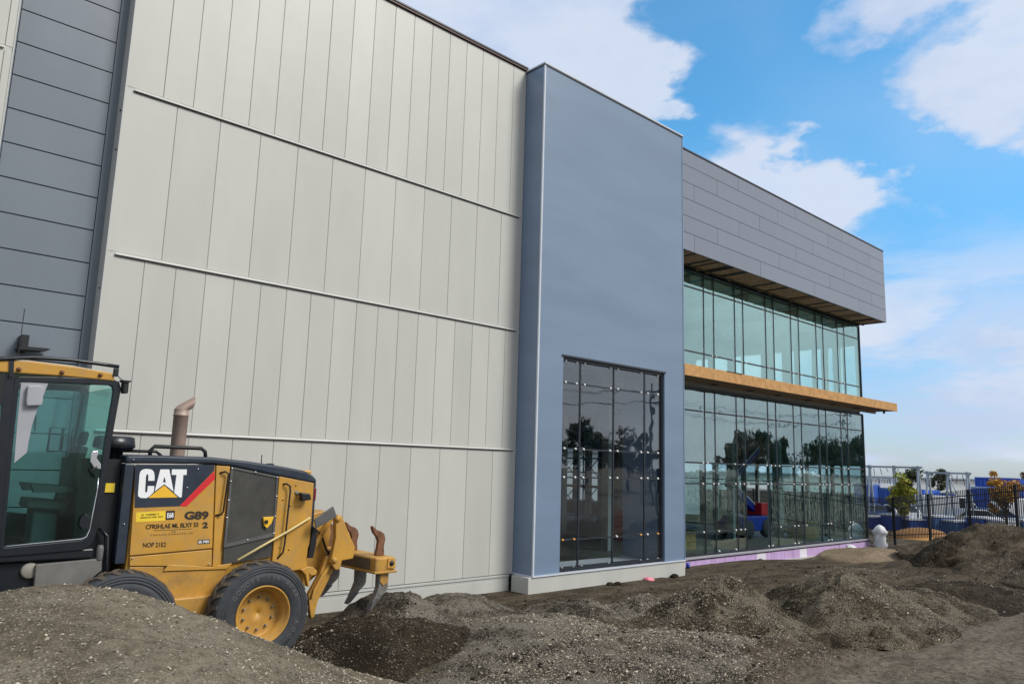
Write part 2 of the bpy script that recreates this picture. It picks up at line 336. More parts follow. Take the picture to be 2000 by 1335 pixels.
M = dict(
 beige=panel_mat('beige_panel',(.492,.492,.458),.42,tone=.045), beige_back=simple('beige_joint',(.46,.46,.43),.7),
 beige_trim=simple('beige_trim',(.475,.485,.46),.45,var=.03), strip=simple('bright_strip',(.66,.65,.62),.35,var=.03),
 dark_joint_shadow=simple('dark_joint_shadow',(.035,.035,.04),.7), concrete=simple('painted_concrete',(.47,.475,.445),.75,var=.07,scale=1.5,bump=.15,streak=True),
 recess=panel_mat('slate_panel',(.158,.186,.222),.38), recess_back=simple('slate_joint',(.05,.055,.065),.6),
 tower=panel_mat('blue_grey_panel',(.17,.236,.335),.36,var=.07,tone=.012,coat=.15,ms=(.22,.3,1.1)), fascia=panel_mat('grey_cladding',(.195,.22,.275),.36,var=.02,tone=.035),
 fascia_back=simple('cladding_joint',(.03,.03,.035),.6), coping=simple('dark_coping',(.05,.05,.06),.4), coping_red=simple('red_brown_coping',(.09,.045,.04),.5),
 white_trim=simple('white_metal_trim',(.56,.60,.66),.35), frame=simple('dark_mullion',(.022,.028,.036),.35,var=.1), frame_teal=simple('grey_mullion',(.16,.20,.23),.4),
 glass=glass('curtain_glass',(.78,.93,.935),r0=.23,refl=(.84,.98,1.0),wave=.055), glass_up=glass('upper_glass',(.80,.95,.94),r0=.29,refl=(.74,.96,.93)), glass_clear=glass('clear_glass',(.92,.98,.98),r0=.04,wave=0), glass_dark=glass('tower_glass',(.94,.97,.98),r0=.088,refl=(.90,.94,1.0),wave=.045,wscale=.9),
 clip=simple('setting_clip',(.82,.82,.80),.5), clip_o=simple('orange_clip',(.80,.36,.06),.5),
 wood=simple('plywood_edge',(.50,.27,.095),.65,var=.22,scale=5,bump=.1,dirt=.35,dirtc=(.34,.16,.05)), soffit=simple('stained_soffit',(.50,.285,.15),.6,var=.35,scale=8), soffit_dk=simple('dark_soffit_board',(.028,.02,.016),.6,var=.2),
 foam=simple('purple_foam',(.50,.34,.60),.8,var=.2,scale=4,streak=True,dirt=.3,dirtc=(.62,.5,.70)), foam_w=simple('white_wrap',(.72,.68,.76),.6), sill=simple('grey_sill',(.34,.33,.38),.45),
 white_wall=simple('interior_white',(.72,.75,.75),.8), grey_wall=simple('interior_unlit_grey',(.16,.17,.17),.85,var=.15), floor_in=simple('interior_slab',(.11,.105,.095),.6,var=.15), column=simple('interior_column',(.35,.37,.38),.7), ceil=simple('interior_ceiling',(.60,.68,.68),.8,var=.08),
 yellow=simple('machine_yellow',(.52,.275,.042),.40,var=.08,dirt=.62,dirtc=(.30,.21,.11)), yellow2=simple('worn_yellow',(.48,.255,.045),.45,var=.12,dirt=.8,dirtc=(.20,.13,.06)), navy=simple('navy_paint',(.021,.031,.050),.35,var=.15,dirt=.25,dirtc=(.07,.07,.075)),
 black=simple('black_paint',(.007,.008,.010),.5,var=.2), black_gl=simple('black_trim',(.010,.013,.018),.3,dirt=.12,dirtc=(.06,.056,.05)), mesh=simple('grille_mesh',(.045,.045,.04),.55,var=.25,bump=.6,bscale=120,dirt=.5,dirtc=(.10,.09,.07)),
 rubber=simple('tyre_rubber',(.034,.039,.047),.75,var=.15,scale=6,dirt=.4,dirtc=(.085,.08,.075)), tread=simple('muddy_tread',(.075,.06,.045),.95,var=.4,scale=8,bump=.5,dirt=1.0,dirtc=(.17,.13,.09)), letter=simple('tyre_letter',(.125,.125,.122),.8),
 steel=simple('worn_steel',(.21,.20,.185),.5,metal=.4,var=.25,scale=9,dirt=.5,dirtc=(.09,.07,.05)), rust=simple('rusty_steel',(.17,.075,.035),.7,var=.35,scale=9,dirt=.5,dirtc=(.06,.035,.03)), exhaust=simple('exhaust_pipe',(.34,.25,.205),.55,metal=.2,var=.12,dirt=.4,dirtc=(.2,.14,.11)),
 dark_metal=simple('dark_plate',(.09,.09,.09),.45,var=.3,dirt=.4,dirtc=(.14,.13,.12)), grey_plastic=simple('grey_plastic',(.33,.34,.37),.55), seat=simple('seat_cloth',(.06,.065,.07),.9),
 cab_glass=glass('cab_glass',(.71,.91,.88),r0=.05,wave=.02), red=simple('signal_red',(.62,.018,.025),.45), lamp_red=simple('tail_lamp',(.16,.012,.018),.25), white=simple('decal_white',(.82,.83,.84),.4,var=.02), cat_yellow=simple('decal_yellow',(.80,.46,.035),.4,var=.03), decal_black=simple('decal_black',(.03,.022,.012),.5), sticker=simple('sticker_yellow',(.78,.56,.04),.4), chrome=simple('bright_metal',(.75,.75,.76),.2,metal=.9),
 galv=simple('galvanised_steel',(.36,.42,.48),.45,metal=.3,var=.1), blue=simple('container_blue',(.015,.075,.38),.5,var=.15,dirt=.2,dirtc=(.06,.08,.2)), blue2=simple('lift_blue',(.01,.045,.36),.4), blue_lt=simple('light_blue_paint',(.07,.17,.40),.5), white_paint=simple('white_vehicle_paint',(.72,.74,.76),.3), silver=simple('silver_vehicle_paint',(.36,.38,.40),.3,metal=.3), navy_car=simple('dark_blue_vehicle_paint',(.02,.05,.14),.3), car_glass=simple('car_window',(.02,.03,.04),.08), fence=simple('fence_black',(.012,.013,.015),.45),
 tarp=simple('white_tarp',(.70,.71,.72),.55,var=.1,bump=.4,bscale=12), orange_soil=simple('orange_sand',(.42,.215,.075),.95,var=.2,scale=2,bump=.5), pink=simple('pink_plastic',(.75,.22,.28),.6), blue_hose=simple('blue_plastic',(.03,.06,.40),.5), bark=simple('bark',(.07,.055,.04),.9,var=.3,scale=12), wood_pole=simple('pole_wood',(.06,.05,.04),.9),
 leaf_g=leafmat('dark_leaves',(.03,.045,.022),(.06,.08,.035),(.10,.12,.05)), leaf_y=leafmat('yellow_green_leaves',(.16,.20,.02),(.30,.34,.03),(.46,.38,.05)), leaf_o=leafmat('autumn_leaves',(.30,.14,.02),(.50,.26,.03),(.60,.38,.06)), leaf_r=leafmat('bronze_leaves',(.08,.055,.03),(.13,.095,.055),(.20,.14,.08)),
 soil=soil('site_soil',(.050,.036,.022),(.118,.090,.059),(.36,.31,.235),.3,tracks=True), soil_dark=soil('damp_soil',(.026,.019,.011),(.058,.043,.027),(.36,.31,.23),.2,bump=1.0),
 soil_gravel=soil('gravel_mix',(.040,.031,.021),(.150,.126,.097),(.50,.45,.365),.9,bump=1.0), soil_brown=soil('brown_gravel',(.034,.025,.014),(.088,.068,.043),(.48,.41,.30),.85,bump=1.0), soil_pile=soil('pale_gravel',(.150,.124,.084),(.275,.232,.166),(.44,.39,.30),.5,bump=.8), soil_sand=soil('sandy_fill',(.20,.145,.095),(.30,.23,.155),(.36,.3,.22),.2,bump=.4),
)
def stone_mat():
    m, t, b = mat('loose_stone'); n = t.nodes; l = t.links; g = n.new('ShaderNodeNewGeometry'); cr = n.new('ShaderNodeValToRGB')
    e = cr.color_ramp.elements; e[0].color = (.085,.068,.048,1); e[1].color = (.60,.53,.42,1); q = e.new(.55); q.color = (.21,.177,.132,1); q = e.new(.88); q.color = (.36,.31,.235,1)
    l.new(g.outputs['Random Per Island'], cr.inputs[0]); l.new(cr.outputs[0], b.inputs['Base Color']); b.inputs['Roughness'].default_value = .9
    return m
M['stone'] = stone_mat()
# ================================================================ ground
def pile_h(x, y):
    u = x-1.75; v = y-7.75
    ax = np.where(u > 0, 4.9, 5.5); ay = np.where(v > 0, 2.75, 7.5)
    r = np.sqrt((u/ax)**2+(v/ay)**2)
    return 1.93-1.98*(np.sqrt(r*r+.012)-.11)*(1+.12*np.exp(-((r-.6)/.3)**2))
def bank(x, y): return 1.45*np.exp(-(x*x+y*y)/9.0)
def base_h(x, y):
    h = bank(x, y)+.95*np.exp(-((x-33.5)**2/30+(y-7.0)**2/14))
    h = h+.75*np.exp(-((x-27)**2/40+(y-3.2)**2/4))
    near = np.clip((13.0-y)/2.0, 0, 1)*np.clip((60-x)/20, 0, 1)
    dry = np.clip((6.3-y)/.9, 0, 1)*np.clip((x-9.8)/1.5, 0, 1)
    h = h+near*(1-.72*dry)*(.22*fbm(x*.33+5, y*.33+2, 6)+.06*fbm(x*1.9, y*1.9, 5, .6))
    hump = np.clip((y-4.2)/2, 0, 1)*np.clip((11.5-y)/2, 0, 1)*np.clip((x-5)/2.5, 0, 1)*np.clip((15.5-x)/3, 0, 1)*(1-dry)
    h = h+hump*(.16+.34*fbm(x*.75+31, y*.75+12, 5, .55))
    h = h-.31*np.clip((x-18.6)/2, 0, 1)*np.clip((y-12.2)/2, 0, 1)*(1-.5*np.clip((x-28)/6, 0, 1))
    far = np.clip((np.hypot(x-20, y-10)-30)/20, 0, 1)
    return h-.5*far-.06*np.clip((12.8-y)/4, 0, 1)*(1-far)
def sheet(cx, cy, span, d0, grow):
    a = [0.0]; d = d0
    while a[-1] < span: a.append(a[-1]+d); d = d*grow if a[-1] > 0 else d
    return a
xs = np.concatenate([-np.geomspace(900, 4.2, 26), np.arange(-4, 5, .4), np.arange(5, 26, .085), np.arange(26, 46, .25), np.geomspace(46.3, 1500, 30)])
ys = np.concatenate([-np.geomspace(900, 1.2, 26), np.arange(-1, 2, .4), np.arange(2, 13.3, .085), np.arange(13.3, 34, .7), np.geomspace(34.5, 1500, 28)])
def grid_mesh(name, xs, ys, fz):
    X, Y = np.meshgrid(xs, ys); Z = fz(X, Y); nx, ny = len(xs), len(ys)
    co = np.stack([X, Y, Z], -1).reshape(-1, 3)
    i = (np.arange(ny-1)[:,None]*nx+np.arange(nx-1)[None]).ravel()
    return quad_mesh(name, co, np.stack([i, i+1, i+nx+1, i+nx], -1))
def quad_mesh(name, co, q):
    me = bpy.data.meshes.new(name); me.vertices.add(len(co)); me.vertices.foreach_set('co', co.astype(np.float32).ravel())
    k = q.shape[1]; me.loops.add(q.size); me.loops.foreach_set('vertex_index', q.astype(np.int32).ravel())
    me.polygons.add(len(q)); me.polygons.foreach_set('loop_start', np.arange(0, q.size, k, dtype=np.int32))
    me.polygons.foreach_set('use_smooth', np.ones(len(q), bool)); me.update(calc_edges=True); me.validate(); return me
tag(link('ground', grid_mesh('ground', xs, ys, base_h), M['soil']), kind='structure')
# mounds: (x, y, height), radius, stretch, turn, material, label, pale
MND = [
 ((7.75,11.0,.80), 1.75, 1.0, .3, 'soil_gravel', 'small grey gravel heap just under the ripper shanks, darker on one side'),
 ((9.895,12.157,0.525), 1.75, 1.0, 1.0, 'soil_gravel', 'peaked gravel heap standing between the grader and the blue-grey tower'),
 ((6.75,10.2,.56), 1.7, 1.25, .2, 'soil_dark', 'broad dark damp soil heap right behind the rear wheel'),
 ((7.352,10.172,0.394), 1.8, 1.1, .5, 'soil_dark', 'dark brown soil heap at the foot of the pale gravel pile'),
 ((12.241,10.964,0.340), 1.35, 1.0, .2, 'soil_gravel', 'low rounded gravel heap in front of the tower window'),
 ((13.423,10.193,0.402), 1.05, 1.0, .4, 'soil_gravel', 'smallest round gravel heap below the pink rag'),
 ((13.915,8.739,0.764), 1.9, 1.0, -.4, 'soil_brown', 'ridged brown gravel heap in front of the first purple boards'),
 ((16.860,7.543,1.041), 2.15, 1.0, .3, 'soil_brown', 'largest pebble-covered heap in the middle of the right half'),
 ((17.041,8.821,0.604), 1.5, 1.0, .1, 'soil_dark', 'smooth dark heap tucked behind the largest pebbly heap'),
 ((19.677,7.107,0.570), 1.8, 1.4, -.3, 'soil_brown', 'long low pebbly heap beside the dirt track'),
 ((22.345,6.877,0.536), 2.4, 1.6, -.25, 'soil_dark', 'long dark soil ridge along the right of the dirt track'),
 ((22.897,12.604,0.433), 2.4, 1.9, .1, 'soil', 'flat brown berm pushed up below the purple foam boards'),
 ((8.916,9.493,0.385), 1.9, 1.5, .5, 'soil_gravel', 'wide grey gravel swell between the two dark soil heaps'),
 ((11.168,7.759,0.308), 1.5, 1.3, .2, 'soil_gravel', 'low gravel swell nearest the camera in the middle foreground'),
 ((29.846,9.456,1.130), 1.7, 1.1, .4, 'soil_dark', 'dark olive heap against the fence beside the white wrapped bundle'),
 ((31.615,8.428,1.540), 2.9, 1.15, .2, 'soil', 'tallest bare earth heap in front of the black fence'),
 ((29.127,6.703,1.014), 2.6, 1.3, .2, 'soil', 'sloping brown earth bank running out at the right edge'),
 ((30.650,12.492,0.263), 1.9, 1.5, .2, 'soil_sand', 'low pale sandy fill at the foot of the glass corner'),
]
mound_fn = []
def add_mound(x, y, h, r, st, turn, mk, label, k):
    gz = float(base_h(np.array(x), np.array(y))); top = h if k in (14,15,16) else (.10 if k == 11 else max(h*(1.0 if k in (0,2) else 1.3 if k in (3,6) else .6 if k in (12,13) else .95)+.03, .16))
    gz = gz-(.35 if k in (14,15,16) else 0); hh = max(top-gz*(1 if k in (14,15,16) else .0), .12)
    c, s = math.cos(turn), math.sin(turn)
    def fz(X, Y, amp=1.0):
        u = ((X-x)*c+(Y-y)*s)/(r*st); v = (-(X-x)*s+(Y-y)*c)/r
        q = np.sqrt(u*u+v*v)*(1+.35*vnoise(np.arctan2(v, u)*1.3+k*7.1+50, q0(u, v)*1.5))
        core = np.clip(1-q, -1, 1)
        prof = np.where(core > 0, core**1.12*(1.12-.12*core), core*5.0)
        prof = prof-.05*np.exp(-(q/.10)**2)
        return gz+hh*1.08*prof+amp*hh*(.30*fbm(X*1.5+k*3.7, Y*1.5, 5, .55)*np.clip(q*3, .2, 1)*np.clip(1.25-q, 0, 1)+.07*fbm(X*5, Y*5, 4, .6))
    def q0(u, v): return np.sqrt(u*u+v*v)
    nr, na = 46, 120
    rr = np.linspace(0.002, 1.16, nr); aa = np.linspace(0, 2*math.pi, na, endpoint=False)
    Rg, A = np.meshgrid(rr, aa, indexing='ij'); u = Rg*np.cos(A)*r*st; v = Rg*np.sin(A)*r
    X = x+u*c-v*s; Y = y+u*s+v*c; Z = fz(X, Y)
    co = np.stack([X, Y, Z], -1).reshape(-1, 3); i = np.arange(nr-1)[:,None]*na+np.arange(na)[None]; j = np.arange(nr-1)[:,None]*na+(np.arange(na)+1)[None] % na
    q = np.stack([i.ravel(), (i+na).ravel(), (j+na).ravel(), j.ravel()], -1)
    o = link('dirt_heap', quad_mesh('dirt_heap', co, q), M[mk]); tag(o, label, 'dirt heap', 'heaps of soil and gravel on the site')
    mound_fn.append((x, y, r*st*1.15, fz, mk)); return o
for k, ((x, y, h), r, st, turn, mk, lab) in enumerate(MND): add_mound(x, y, h, r, st, turn, mk, lab, k)
def pile_z(X, Y): return pile_h(X, Y)+.16*fbm(X*.9+3, Y*.9, 4)*np.clip(np.hypot(X-1.75, Y-7.75), .3, 1)+.03*fbm(X*5, Y*5, 3)
px_ = np.arange(-4.2, 7.3, .05); py_ = np.arange(1.6, 10.6, .05)
tag(link('gravel_pile', grid_mesh('gravel_pile', px_, py_, lambda X, Y: np.maximum(pile_z(X, Y), base_h(X, Y)-.25)), M['soil_pile']),
    'big pale gravel pile in front of the yellow grader, hiding its front wheel', 'gravel pile')
def surf(X, Y):
    Z = base_h(X, Y)
    for x, y, r, fz, mk in mound_fn:
        m_ = np.hypot(X-x, Y-y) < r
        if m_.any(): Z[m_] = np.maximum(Z[m_], fz(X[m_], Y[m_]))
    return Z
OCT = np.array([(1,0,0),(0,1,0),(-1,0,0),(0,-1,0),(0,0,1),(0,0,-1)], float)
OF = np.array([(0,1,4),(1,2,4),(2,3,4),(3,0,4),(1,0,5),(2,1,5),(3,2,5),(0,3,5)])
def stones(name, X, Y, Z, S, parent=None, m='stone'):
    n = len(X); v = np.repeat(OCT[None], n, 0)*(1+.5*(rng.random((n,6,1))-.5))
    a = rng.random(n)*2*math.pi; c, s = np.cos(a)[:,None], np.sin(a)[:,None]
    v = v*np.stack([np.ones(n), .55+.4*rng.random(n), .4+.35*rng.random(n)], -1)[:,None]
    x = v[...,0]*c-v[...,1]*s; y = v[...,0]*s+v[...,1]*c; t = (rng.random((n,1))-.5)*1.2
    z = v[...,2]*np.cos(t)+x*np.sin(t)
    v = np.stack([x, y, z], -1)*S[:,None,None]+np.stack([X, Y, Z+S*.15], -1)[:,None]
    f = (OF[None]+6*np.arange(n)[:,None,None]).reshape(-1, 3)
    me = quad_mesh(name, v.reshape(-1, 3), f); me.polygons.foreach_set('use_smooth', np.zeros(len(f), bool))
    return link(name, me, M[m], parent)
# loose stones on the open site, thickest in drifts
n = 420000
X = 4+rng.random(n)**1.25*24; Y = 2.0+rng.random(n)*11.2
ang = np.arctan2(X, Y); ok = (ang > R(20)) & (ang < R(80)) & (np.hypot(X, Y) > 8.5) & (Y < 12.7)
X, Y = X[ok], Y[ok]
d = fbm(X*.55+9, Y*.55+4, 4); heapy = np.zeros(len(X))
for x, y, r, fz, mk in mound_fn:
    q = np.hypot(X-x, Y-y)/r; heapy = np.maximum(heapy, np.clip(1.25-q, 0, 1)*{'soil_gravel':1.0,'soil_brown':.9,'soil_dark':-.05,'soil':.1,'soil_sand':-.3}[mk])
dark = np.zeros(len(X))
for x, y, r, fz, mk in mound_fn:
    if mk == 'soil_dark': dark = np.maximum(dark, np.hypot(X-x, Y-y) < r*.85)
track = np.clip((Y-10.4)/1.2, 0, 1)+1.25*np.clip((6.4-Y)/.9, 0, 1)*np.clip((X-9.6)/1.5, 0, 1)
pk = np.clip(.30+1.5*d+.8*heapy-.75*track-.55*dark, .02, .95)*np.clip(20/np.hypot(X, Y), .2, 1)**1.5
ok = rng.random(len(X)) < pk; X, Y = X[ok], Y[ok]
S = np.clip(rng.lognormal(-4.68, .5, len(X)), .005, .04)
tag(stones('gravel', X, Y, surf(X, Y), S), kind='stuff')
n = 9000
X = 4+rng.random(n)**1.2*26; Y = 2.0+rng.random(n)*11.0
ok = (np.arctan2(X, Y) > R(22)) & (np.hypot(X, Y) > 9) & (rng.random(n) < np.clip(.25+1.3*fbm(X*.8+70, Y*.8+20, 4), .03, 1)*np.clip((Y-5.4)/1.0, .04, 1)); X, Y = X[ok], Y[ok]
S = np.clip(rng.lognormal(-3.9, .5, len(X)), .012, .07)
tag(stones('soil_clods', X, Y, surf(X, Y), S, m='soil_dark'), kind='stuff')
n = 60000
X = -1+rng.random(n)*8; Y = 4.5+rng.random(n)*6
ok = (pile_z(X, Y) > base_h(X, Y)) & (np.arctan2(X, Y) > R(3)) & (Y+.5*X > 5.5) & (rng.random(n) < np.clip(.42+1.1*fbm(X*1.3, Y*1.3, 4)+.16*(X-2), .12, 1)); X, Y = X[ok], Y[ok]
S = np.clip(rng.lognormal(-4.85, .48, len(X)), .004, .026)
tag(stones('pile_gravel', X, Y, pile_z(X, Y), S), kind='stuff')

# ================================================================ the building
YW, YT, YG, YR = 14.3, 13.58, 14.85, 14.64
XE, XT0, XT1, YB = 35.92, 13.39, 19.77, 34.0
B = thing('warehouse_building', (13.39, 14.3, 0), 'large new industrial building with beige panel wall, blue-grey tower and glazed front', 'building')
def panel_mesh(w, h, t, ch, cache={}):
    """flat panel with chamfered edges, origin at its lower left front corner, front towards -Y"""
    k = (round(w,3), round(h,3), t)
    if k not in cache:
        me = bpy.data.meshes.new('panel')
        v = [(ch,0,ch),(w-ch,0,ch),(w-ch,0,h-ch),(ch,0,h-ch),(0,ch,0),(w,ch,0),(w,ch,h),(0,ch,h),(0,t,0),(w,t,0),(w,t,h),(0,t,h)]
        me.from_pydata(v, [], [(0,1,2,3),(4,5,1,0),(5,6,2,1),(6,7,3,2),(7,4,0,3),(8,9,5,4),(9,10,6,5),(10,11,7,6),(11,8,4,7),(11,10,9,8)])
        me.update(); cache[k] = me
    return cache[k]
# ---- beige wall
wall = MB().box(3.46, XT0+.02, YW+.05, YW+.35, .36, 13.86).build('beige_wall', M['beige_back'], B)
G = .0055
rows = [(9.66,13.84,4.09,.551), (6.575,9.575,4.36,.827), (3.49,6.495,4.08,.551), (.40,3.41,4.33,.8275)]
bm_cache = {}
for z0, z1, xa, dx in rows:
    e = [3.44]+[xa+dx*i for i in range(40) if xa+dx*i < XT0-.12]+[XT0-.004]
    for i in range(len(e)-1):
        w = e[i+1]-e[i]-G
        me = panel_mesh(round(w, 3), z1-z0, .06, .007)
        if not me.materials: me.materials.append(M['beige'])
        link('panel', me, None, wall, (e[i]+G/2, YW, z0))
for z in (9.615, 6.535, 3.45):
    MB().box(3.58, 13.26, YW-.04, YW+.03, z-.014, z+.017).build('trim_strip', M['strip'], wall, bevel=.006)
    MB().box(3.585, 13.255, YW-.03, YW+.03, z-.030, z-.0145).build('strip_shadow', M['dark_joint_shadow'], wall)  # dark bar standing in for the shadow line under the strip
    MB().box(3.44, 13.388, YW+.006, YW+.04, z-.045, z+.045).build('rail_backing', M['beige_trim'], wall)
MB().box(3.43, 13.4, YW-.05, YW+.36, 13.86, 13.91).build('coping', M['coping_red'], wall)
MB().box(3.42, 13.4, YW-.07, YW+.38, 13.912, 13.95).build('coping_cap', M['coping'], wall)
MB().box(3.428, 3.458, YW-.012, YR+.1, .36, 13.86).build('corner_trim', M['beige_trim'], wall)
MB().box(3.44, XT0-.14, YW-.03, YW+.04, .335, .385).build('base_flashing', M['beige_trim'], wall, bevel=.005)
MB().box(3.44, XT0-.14, YW-.012, YW+.04, .285, .328).build('base_groove', M['beige_trim'], wall)
MB().box(3.4, XT0-.14, YW-.02, YW+.4, -.9, .28).build('foundation', M['concrete'], B, bevel=.01)
for z, l in ((9.2,.08),(8.45,.07),(5.9,.06)):      # clips on the return of the wall
    MB().box(3.415, 3.43, YW+.08, YW+.14, z, z+.02).build('corner_clip', M['dark_joint_shadow'], wall)
# ---- slate recess to the left and the next beige bay
rec = MB().box(1.6, 3.44, YR+.04, YR+.3, -.5, 13.86).build('slate_recess', M['recess_back'], B)
z = 10.56-.6*18
while z < 13.8:
    me = panel_mesh(1.50, .6-.018, .05, .004)
    if not me.materials: me.materials.append(M['recess'])
    link('panel', me, None, rec, (1.775, YR, z+.009)); z += .6
MB().box(3.285, 3.428, YR-.006, YR+.04, -.5, 13.86).build('edge_trim', M['recess'], rec)
MB().box(1.71, 1.765, YR-.006, YR+.04, -.5, 13.86).build('edge_trim', M['recess'], rec)
MB().box(-11.9, 3.44, YR+.02, YR+.4, 13.88, 13.95).build('coping', M['coping'], rec)
lft = MB().box(-12, 1.69, YW+.05, YR+.3, .36, 13.86).build('beige_wall', M['beige_back'], B)
for z0, z1, dx in ((9.66,13.84,.551), (6.575,9.575,.827), (3.49,6.495,.551), (.40,3.41,.8275)):
    x = 1.706
    first = True
    while x > -9:
        w = (.13 if first else dx)-G; x -= w+G; first = False
        me = panel_mesh(round(w, 3), z1-z0, .06, .007)
        if not me.materials: me.materials.append(M['beige'])
        link('panel', me, None, lft, (x+G/2, YW, z0))
for z in (9.615, 6.535, 3.45):
    MB().box(-9, 1.57, YW-.04, YW+.03, z-.014, z+.017).build('trim_strip', M['strip'], lft, bevel=.006)
    MB().box(-9, 1.706, YW+.006, YW+.04, z-.045, z+.045).build('rail_backing', M['beige_trim'], lft)
MB().box(1.69, 1.71, YW-.01, YR+.1, .36, 13.86).build('corner_trim', M['beige_trim'], lft)
MB().box(-12, 1.70, YW-.02, YR+.4, -.9, .36).build('foundation', M['concrete'], B)
MB().box(-12, 1.75, YW-.06, YW+.4, 13.86, 13.94).build('coping', M['coping'], lft)
MB().box(-12, XT0, YR+.4, YB, 13.4, 13.6).box(-12, -11.8, YR+.4, YB, -.5, 13.4).box(-12, XT0, YB-.2, YB, -.5, 13.4).build('roof_slab', M['beige_trim'], B)
MB().box(XT0-.2, XT0-.01, YW+.4, YB, -.5, 13.4).build('party_wall', M['grey_wall'], B)
# ---- wall light on the slate recess
wl = thing('wall_light', (2.15,14.6,4.7), 'black angular wall light with a long flat arm on the slate recess', 'wall light')
MB().box(2.363, 2.463, 14.3, YR-.002, 4.66, 4.93).build('back_plate', M['black'], wl)
MB().prism([(2.322,4.709), (2.412,4.737), (2.733,4.743), (2.779,4.732), (2.679,4.694), (2.347,4.678)], 14.25, 14.6).build('arm', M['black'], wl)
# ---- tower
WX0, WX1, WZ0, WZ1 = 14.33, 18.77, .46, 5.93
tw = MB()
tw.box(XT0, WX0, YT, YG+.3, .42, 13.78).box(WX1, XT1, YT, YG+.3, .42, 13.78).box(WX0, WX1, YT, YG+.3, WZ1, 13.78)
tw = tw.build('tower', M['tower'], B)
MB().box(XT0-.02, XT1+.01, YT-.02, YG+.4, 13.78, 13.815).build('coping', M['coping'], tw)
MB().box(XT0-.03, XT1+.02, YT-.03, YG+.42, 13.817, 13.86).build('coping_cap', M['white_trim'], tw)
MB().box(XT0-.012, XT0+.035, YT-.012, YT+.03, .425, 13.778).build('corner_trim', M['white_trim'], tw)
MB().box(XT1-.03, XT1+.012, YT-.012, YT+.03, .425, 13.778).build('corner_trim', M['tower'], tw)
MB().box(XT0-.03, XT1+.02, YT-.035, YG+.3, .385, .42).build('base_flashing', M['white_trim'], tw)
MB().box(XT0-.15, XT1+.01, YT-.005, YT+.6, -.9, .383).build('foundation', M['concrete'], B, bevel=.012)
FO = MB()
win = FO.box(WX0+.002, WX0+.07, YT+.06, YT+.2, WZ0, WZ1-.002).box(WX1-.07, WX1-.002, YT+.06, YT+.2, WZ0, WZ1-.002).box(WX0+.07, WX1-.07, YT+.06, YT+.2, WZ1-.08, WZ1-.002).box(WX0+.07, WX1-.07, YT+.06, YT+.2, WZ0, WZ0+.07).build('tower_window', M['frame'], B)
MB().box(WX0-.06, WX1+.05, YT-.025, YT+.05, WZ1-.01, WZ1+.04).build('head_flashing', M['frame'], win)
vx = [WX0+.07, 15.11, 16.51, 17.92, WX1-.07]; hz = [WZ0+.07, 1.21, 2.79, 3.53, 5.26, WZ1-.08]
for x in vx[1:-1]: MB().box(x-.022, x+.022, YT+.085, YT+.125, WZ0+.07, WZ1-.08).build('mullion', M['frame'], win)
for z in hz[1:-1]:
    for i in range(4): MB().box(vx[i]+.023, vx[i+1]-.023, YT+.088, YT+.122, z-.02, z+.02).build('transom', M['frame'], win)
for i in range(4):
    for j in range(5): MB().box(vx[i]+.023, vx[i+1]-.023, YT+.1, YT+.11, hz[j]+.022, hz[j+1]-.022).build('pane', M['glass_dark'], win)
clipme = MB().lathe_y([(.0,-.012),(.021,-.012),(.024,0),(.024,.02)], 0, 0, 10).build('setting_clip', M['clip'], win); CL = clipme.data
bpy.data.objects.remove(clipme)
def clip(x, y, z, par, o=False, s=1.0):
    c = link('setting_clip', CL, None, par, (x, y, z)); c.scale = (s, 1, s)
    if o: c.data = CLO
me = CL.copy(); me.materials.clear(); me.materials.append(M['clip_o']); CLO = me
for z in (WZ0+.045, 1.21, 2.79, 3.53, 5.26, WZ1-.10):
    for i, x in enumerate((14.52, 14.95, 15.27, 16.36, 16.68, 17.75, 18.06, 18.55)):
        if rng.random() < .05 or (z < .6 and i in (4,)): continue
        clip(x, YT+.08, z+.005, win, o=(abs(z-1.21) < .01 and i in (0,1,2,5,7)), s=1.25)
# ---- grey clad box over the glass
fx0, fx1, fz0, fz1 = XT1, 35.94, 10.04, 13.42
fas = MB().box(fx0, fx1-.05, YT+.05, YT+.25, fz0+.02, fz1-.02).box(fx1-.25, fx1-.05, YT+.25, YB, fz0+.02, fz1-.02).build('clad_box', M['fascia_back'], B)
zs = [fz0, 10.62, 11.19, 11.765, 12.335, 12.91, fz1]; ph = [20.42, 21.81, 23.2, 20.42, 21.81, 23.2]
g2 = .012
for r in range(6):
    e = [fx0+.013]+[ph[r]+4.19*i for i in range(6) if fx0+.2 < ph[r]+4.19*i < fx1-.2]+[fx1+g2/2]
    for i in range(len(e)-1):
        me = panel_mesh(round(e[i+1]-e[i]-g2, 3), round(zs[r+1]-zs[r]-g2, 3), .05, .003)
        if not me.materials: me.materials.append(M['fascia'])
        link('panel', me, None, fas, (e[i]+g2/2, YT, zs[r]+g2/2))
    y = YT+.052
    while y < YB-.5:
        MB().box(fx1-.05, fx1, y+.006, min(y+4.19, YB)-.006, zs[r]+.006, zs[r+1]-.006).build('side_panel', M['fascia'], fas); y += 4.19
MB().box(fx0+.012, fx1+.02, YT-.025, YB, fz1, fz1+.045).build('coping', M['coping'], fas)
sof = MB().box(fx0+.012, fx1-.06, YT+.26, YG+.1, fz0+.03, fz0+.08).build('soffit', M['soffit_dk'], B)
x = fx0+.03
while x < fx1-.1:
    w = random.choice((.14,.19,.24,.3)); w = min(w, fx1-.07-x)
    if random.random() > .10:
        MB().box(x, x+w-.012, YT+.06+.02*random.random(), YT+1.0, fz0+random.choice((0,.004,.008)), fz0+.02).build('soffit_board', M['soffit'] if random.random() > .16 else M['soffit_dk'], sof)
    x += w
